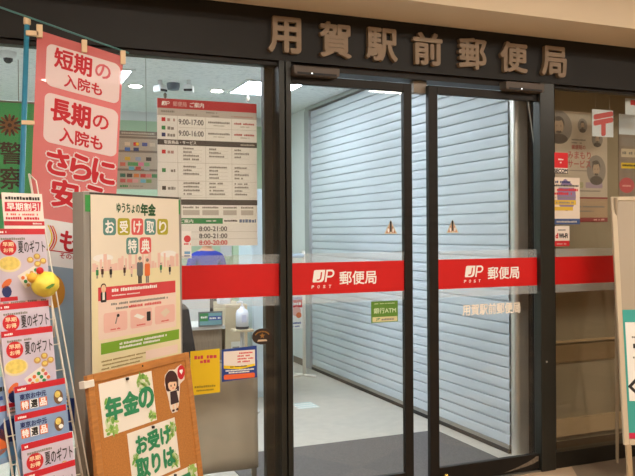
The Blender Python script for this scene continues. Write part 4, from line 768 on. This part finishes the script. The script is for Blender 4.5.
p.poly([(0.066, 0.082), (0.078, 0.078), (0.082, 0.098), (0.075, 0.098)], mat('cutout_dress', '3a262a'), 2); p.oval(0.103, 0.150, 0.021, 0.029, RED, 1, 20, -0.2); p.rect(0.080, 0.098, 0.082, 0.128, INKG, 1)
p.oval(0.099, 0.156, 0.0055, 0.0055, M_white, 2, 10); p.oval(0.108, 0.156, 0.0055, 0.0055, M_white, 2, 10); p.poly([(0.094, 0.154), (0.113, 0.154), (0.1035, 0.141)], M_white, 2)
p.build(o)

# ================================================================== LEAFLET RACK
RA = math.radians(32); ROW7 = Vector((0.049, -0.981, 0.875)); nh = Vector((math.sin(RA), -math.cos(RA), 0)); exr = Vector((math.cos(RA), math.sin(RA), 0))
TR = math.radians(15.3)
rack0 = ROW7-exr*0.022+nh*(0.875*math.tan(TR)); rack0.z = 0
t = thing('leaflet_rack', 'white wire leaflet rack leaning back at the lower left corner', 'rack', rack0, (0, 0, RA))
def rp(u, v, n=0.0): return (u, v*math.sin(TR)-n, v*math.cos(TR))     # local: width, along the slope, out of it
TH = 1.76/math.cos(TR)
for u in (-0.012, 0.262):
    m = MB(); m.tube([rp(u, 0.02, -0.02), rp(u, TH-0.02, -0.02)], 0.0045, M_wire, 8); m.tube([rp(u, 0.30, 0.022), rp(u, TH-0.05, 0.018), rp(u, TH-0.02, -0.02)], 0.003, M_wire, 6); m.build('side_upright', t, smooth=True)
    m = MB(); m.tube([rp(u, TH*0.8, -0.02), (u, rp(u, TH*0.8)[1]+0.22, 0.004)], 0.0045, M_wire, 8); m.build('rear_leg', t, smooth=True)
for k in range(12):
    v = 0.905-0.298-0.0985*(k-7)+0.02
    if v < 0.05 or k < 1: continue
    m = MB(); m.tube([rp(-0.012, v, -0.016), rp(0.262, v, -0.016)], 0.0025, M_wire, 6); m.build('shelf_wire', t, smooth=True)
LAV = mat('leaflet_lavender', 'cfc3d2', 0.4, 0, 0.05, 9); LBL = mat('leaflet_blue', '8fa9cc', 0.4, 0, 0.12, 7); LW = mat('leaflet_white', 'efe3d8', 0.5, 0, 0.02, 5); LR = mat('leaflet_red', 'c8202c', 0.45)
FY1 = mat('food_yellow', 'e9cf6a', 0.5, 0, 0.15, 60); FO = mat('food_tan', 'c79a5a', 0.5, 0, 0.2, 60); FT = mat('food_tray', 'e8e0d4', 0.5)
def gift(p, W_, H_):
    p.rect(0, H_-0.022, W_, H_, LR); p.greek(0.012, H_-0.016, 0.045, 0.008, M_white, 1); p.greek(0.02, H_-0.042, 0.12, 0.009, INKG, 1)
    p.oval(0.048, H_-0.070, 0.034, 0.030, RED, 1); p.t('早期', 0.026, H_-0.066, 0.070, H_-0.050, mat('leaflet_cream', 'f2d8b0'), 2, 0.03); p.t('お得', 0.028, H_-0.088, 0.068, H_-0.072, mat('leaflet_cream', 'f2d8b0'), 2, 0.03)
    p.t('夏のギフト', 0.088, H_-0.092, 0.203, H_-0.045, INK, 2, 0.008)
    p.oval(0.048, 0.165, 0.048, 0.030, mat('plate', 'e8d8b0'), 1); p.oval(0.048, 0.168, 0.042, 0.025, FY1, 2)
    p.poly([(0.075, 0.12), (0.15, 0.155), (0.185, 0.115), (0.105, 0.072)], FT, 1)
    for i in range(4):
        for j in range(3): p.oval(0.098+i*0.019+j*0.010, 0.112+i*0.009-j*0.014, 0.008, 0.007, random.choice((ORG, FO, FY1, GRN, T3)), 2, 10)
    for cx, cz in ((0.135, 0.178), (0.165, 0.190), (0.19, 0.172), (0.165, 0.162)): p.oval(cx, cz, 0.015, 0.012, FO, 2, 14); p.oval(cx, cz+0.002, 0.009, 0.007, FY1, 3, 12)
    p.oval(0.03, 0.095, 0.025, 0.012, ORG, 2, 10, 0.6); p.oval(0.028, 0.065, 0.02, 0.022, NAVY, 2, 10); p.rect(0, 0.030, 0.07, 0.045, LR, 1); p.rect(0.0, 0.012, 0.2, 0.026, PNK, 1)
    for q in range(2): p.greek(0.01, 0.008+0.012*q, 0.19, 0.008, INKG, 2)
def special(p, W_, H_):
    p.rect(0, H_-0.022, W_, H_, LR); p.greek(0.012, H_-0.016, 0.045, 0.008, M_white, 1); p.t('東京お中元', 0.018, H_-0.050, 0.125, H_-0.030, NAVY, 2, 0.03)
    for i, (chh, mm, tm) in enumerate((('特', ORG, M_white), ('選', M_white, INK), ('品', ORG, M_white))): a = 0.020+i*0.037; p.rect(a, H_-0.086, a+0.033, H_-0.054, mm, 1); p.t(chh, a+0.004, H_-0.083, a+0.029, H_-0.057, tm, 2, 0.04)
    p.oval(0.175, H_-0.065, 0.020, 0.026, mat('food_brown', '7a5a3c'), 1); p.oval(0.172, H_-0.055, 0.012, 0.012, FY1, 2); p.oval(0.182, H_-0.075, 0.010, 0.008, M_white, 2)
    p.oval(0.05, 0.16, 0.05, 0.03, mat('food_teal', '5d86a8'), 1); p.oval(0.13, 0.10, 0.05, 0.04, FO, 1); p.rect(0, 0.03, 0.2, 0.05, NAVY, 1)
def early(p, W_, H_):
    p.rect(0.0, H_-0.125, W_, H_-0.108, LR); p.greek(0.012, H_-0.026, 0.165, 0.013, INK, 1); p.poly([(0.006, H_-0.072), (0.158, H_-0.068), (0.164, H_-0.032), (0.008, H_-0.036)], mat('leaflet_crimson', 'd4283c'), 1)
    p.t('早期割引', 0.016, H_-0.067, 0.152, H_-0.038, M_white, 2, 0.02); p.greek(0.012, H_-0.086, 0.15, 0.008, T3, 1); p.greek(0.008, H_-0.102, 0.15, 0.011, mat('leaflet_crimson', 'd4283c'), 1); p.greek(0.12, H_-0.12, 0.16, 0.006, M_white, 2)
LEAN = math.radians(7)
def leaflet(u, v, n, fn, m_, label, W_=0.21, H_=0.297, yaw=0.0, group='leaflets in the wire rack'):
    """top edge left corner at (u, v) on the slope, n out of it; the sheet itself stands steeper than the rack"""
    b2 = MB(); b2.box(0, W_, 0, 0.003, 0, H_, m_); o = b2.build('leaflet')
    base = Matrix.Translation(rack0) @ Euler((0, 0, RA)).to_matrix().to_4x4()
    top = Vector(rp(u, v, n))
    Mx = base @ Matrix.Translation(top) @ Euler((-LEAN, 0, yaw)).to_matrix().to_4x4() @ Matrix.Translation((0, 0, -H_)); o.matrix_world = Mx
    p = Print(0); fn(p, W_, H_); p.build(o); tag(o, label, 'leaflet', group); return o
V7 = 0.875/math.cos(TR); U7 = -0.008
for du, dv, fn, m_, lb in (
    (0.098, 0.812, early, LW, 'white early discount leaflet at the top of the wire rack'),
    (0.045, 0.671, gift, LAV, 'lavender summer gift leaflet with food, under the early discount leaflet'),
    (0.006, 0.391, gift, LAV, 'lavender summer gift leaflet below the yellow ornament'),
    (0.003, 0.293, gift, LAV, 'lavender summer gift leaflet showing its food photo above the blue ones'),
    (0.018, 0.094, special, LBL, 'upper one of two blue specialty leaflets in the wire rack'),
    (0.002, -0.002, special, LBL, 'lower one of two blue specialty leaflets in the wire rack'),
    (0.009, -0.105, gift, LAV, 'lavender summer gift leaflet just below the blue leaflets'),
    (0.000, -0.204, gift, LAV, 'lavender summer gift leaflet lowest in the wire rack')):
    leaflet(U7+du, V7+dv, 0.040, fn, m_, lb, W_=0.172 if fn is early else 0.21)
def other(p, W_, H_):
    p.rect(0, H_-0.12, W_, H_-0.10, LR); p.oval(0.05, H_-0.22, 0.06, 0.05, ORG, 1); p.oval(0.12, H_-0.19, 0.05, 0.04, NAVY, 1); p.rect(0, 0.02, W_, 0.05, mat('ink_sky', '7ab0d8'), 1); p.greek(0.02, H_-0.05, 0.18, 0.02, INK, 1)
    p.greek(0.02, H_-0.08, 0.16, 0.014, BLU, 1)
leaflet(U7-0.13, V7+0.80, 0.02, other, LW, 'white leaflet turned away at the left end of the rack top', W_=0.19, yaw=-0.5)
leaflet(U7-0.10, V7+0.13, 0.006, other, LBL, 'blue and orange leaflet behind the others at the left edge', W_=0.19)

# yellow fruit ornament on a stick at the rack's right upright
base = Matrix.Translation(rack0) @ Euler((0, 0, RA)).to_matrix().to_4x4()
oc = base @ Vector(rp(0.190, V7+0.455, 0.066))
t = thing('fruit_ornament', 'yellow crumpled paper fruit on a stick fixed to the leaflet rack', 'ornament', oc)
me = bpy.data.meshes.new('fruit'); import bmesh
bm = bmesh.new(); bmesh.ops.create_icosphere(bm, subdivisions=4, radius=0.05)
from mathutils import noise
for v in bm.verts:
    n_ = noise.noise(v.co*38)*0.0045+noise.noise(v.co*90)*0.002; v.co = v.co*(1+n_/0.05); v.co.z *= 0.95
bm.to_mesh(me); bm.free(); me.materials.append(mat('fruit_yellow', 'f2dc52', 0.55, 0, 0.06, 30))
for q in me.polygons: q.use_smooth = True
o = bpy.data.objects.new('fruit', me); COL.objects.link(o); o.parent = t
lf = MB(); lf.prism([(-0.004, -0.050+0.038), (0.006, -0.004), (0.020, 0.004), (0.030, 0.004), (0.024, -0.006), (0.010, -0.014)], -0.056, -0.053, mat('leaf_green', '5c8a3c', 0.6)); lf.build('leaf', t)
for nm, dx, dz, r_, mm in (('small_fruit', -0.046, 0.026, 0.019, mat('fruit_orange', 'eeb03c', 0.6)), ('berry', -0.020, 0.052, 0.013, RED)):
    m = MB(); m.lathe([(r_*math.sin(a*PI/10)+0.0005, -r_*math.cos(a*PI/10)) for a in range(11)], mm, (dx, -0.015, dz), 16); m.build(nm, t, smooth=True)
m = MB(); m.tube([(0.02, 0.0, -0.045), (0.03, 0.01, -0.20)], 0.003, M_wire, 6); m.tube([(0.03, 0.01, -0.20), (0.018, 0.055, -0.205)], 0.003, M_wire, 6); m.build('stick', t, smooth=True)

# ------------------------------------------------------------------ pieces that belong to a part of their thing
def under(root, piece, part):
    kids = list(root.children); hosts = [k for k in kids if k.name.split('.')[0] == part]
    if not hosts: return
    for k in kids:
        if k.name.split('.')[0] == piece: k.parent = hosts[0]
for root in [o for o in COL.objects if o.parent is None]:
    for piece, part in {'security_camera': [('lens', 'housing')], 'dome_camera': [('lens', 'housing')], 'door_sensor': [('lens_strip', 'housing'), ('led', 'housing')], 'sanitizer_bottle': [('pump', 'body'), ('bottle_label', 'body')],
        'storage_locker': [('handle', 'door')], 'office_chair': [('caster', 'star_base')], 'counter_sign': [('printed_picture', 'sign_frame')], 'fruit_ornament': [('leaf', 'fruit')], 'banner_pole': [('pole_cap', 'pole')],
        'beige_cabinet': [('vent_grille', 'body')], 'poster_stand': [('printed_picture', 'poster_card'), ('top_clip', 'pole')], 'price_board': [('printed_picture', 'panel'), ('lettering', 'panel')], 'payment_board': [('printed_picture', 'panel')],
        'green_banner': [('printed_picture', 'cloth'), ('lettering', 'cloth')], 'pink_banner': [('printed_picture', 'cloth'), ('lettering', 'cloth'), ('hanging_loop', 'cloth')], 'ceiling_light': [('diffuser', 'lamp_frame')], 'cork_board': [('hanging_hole', 'board_frame')]}.get(root.name.split('.')[0], []): under(root, piece, part)
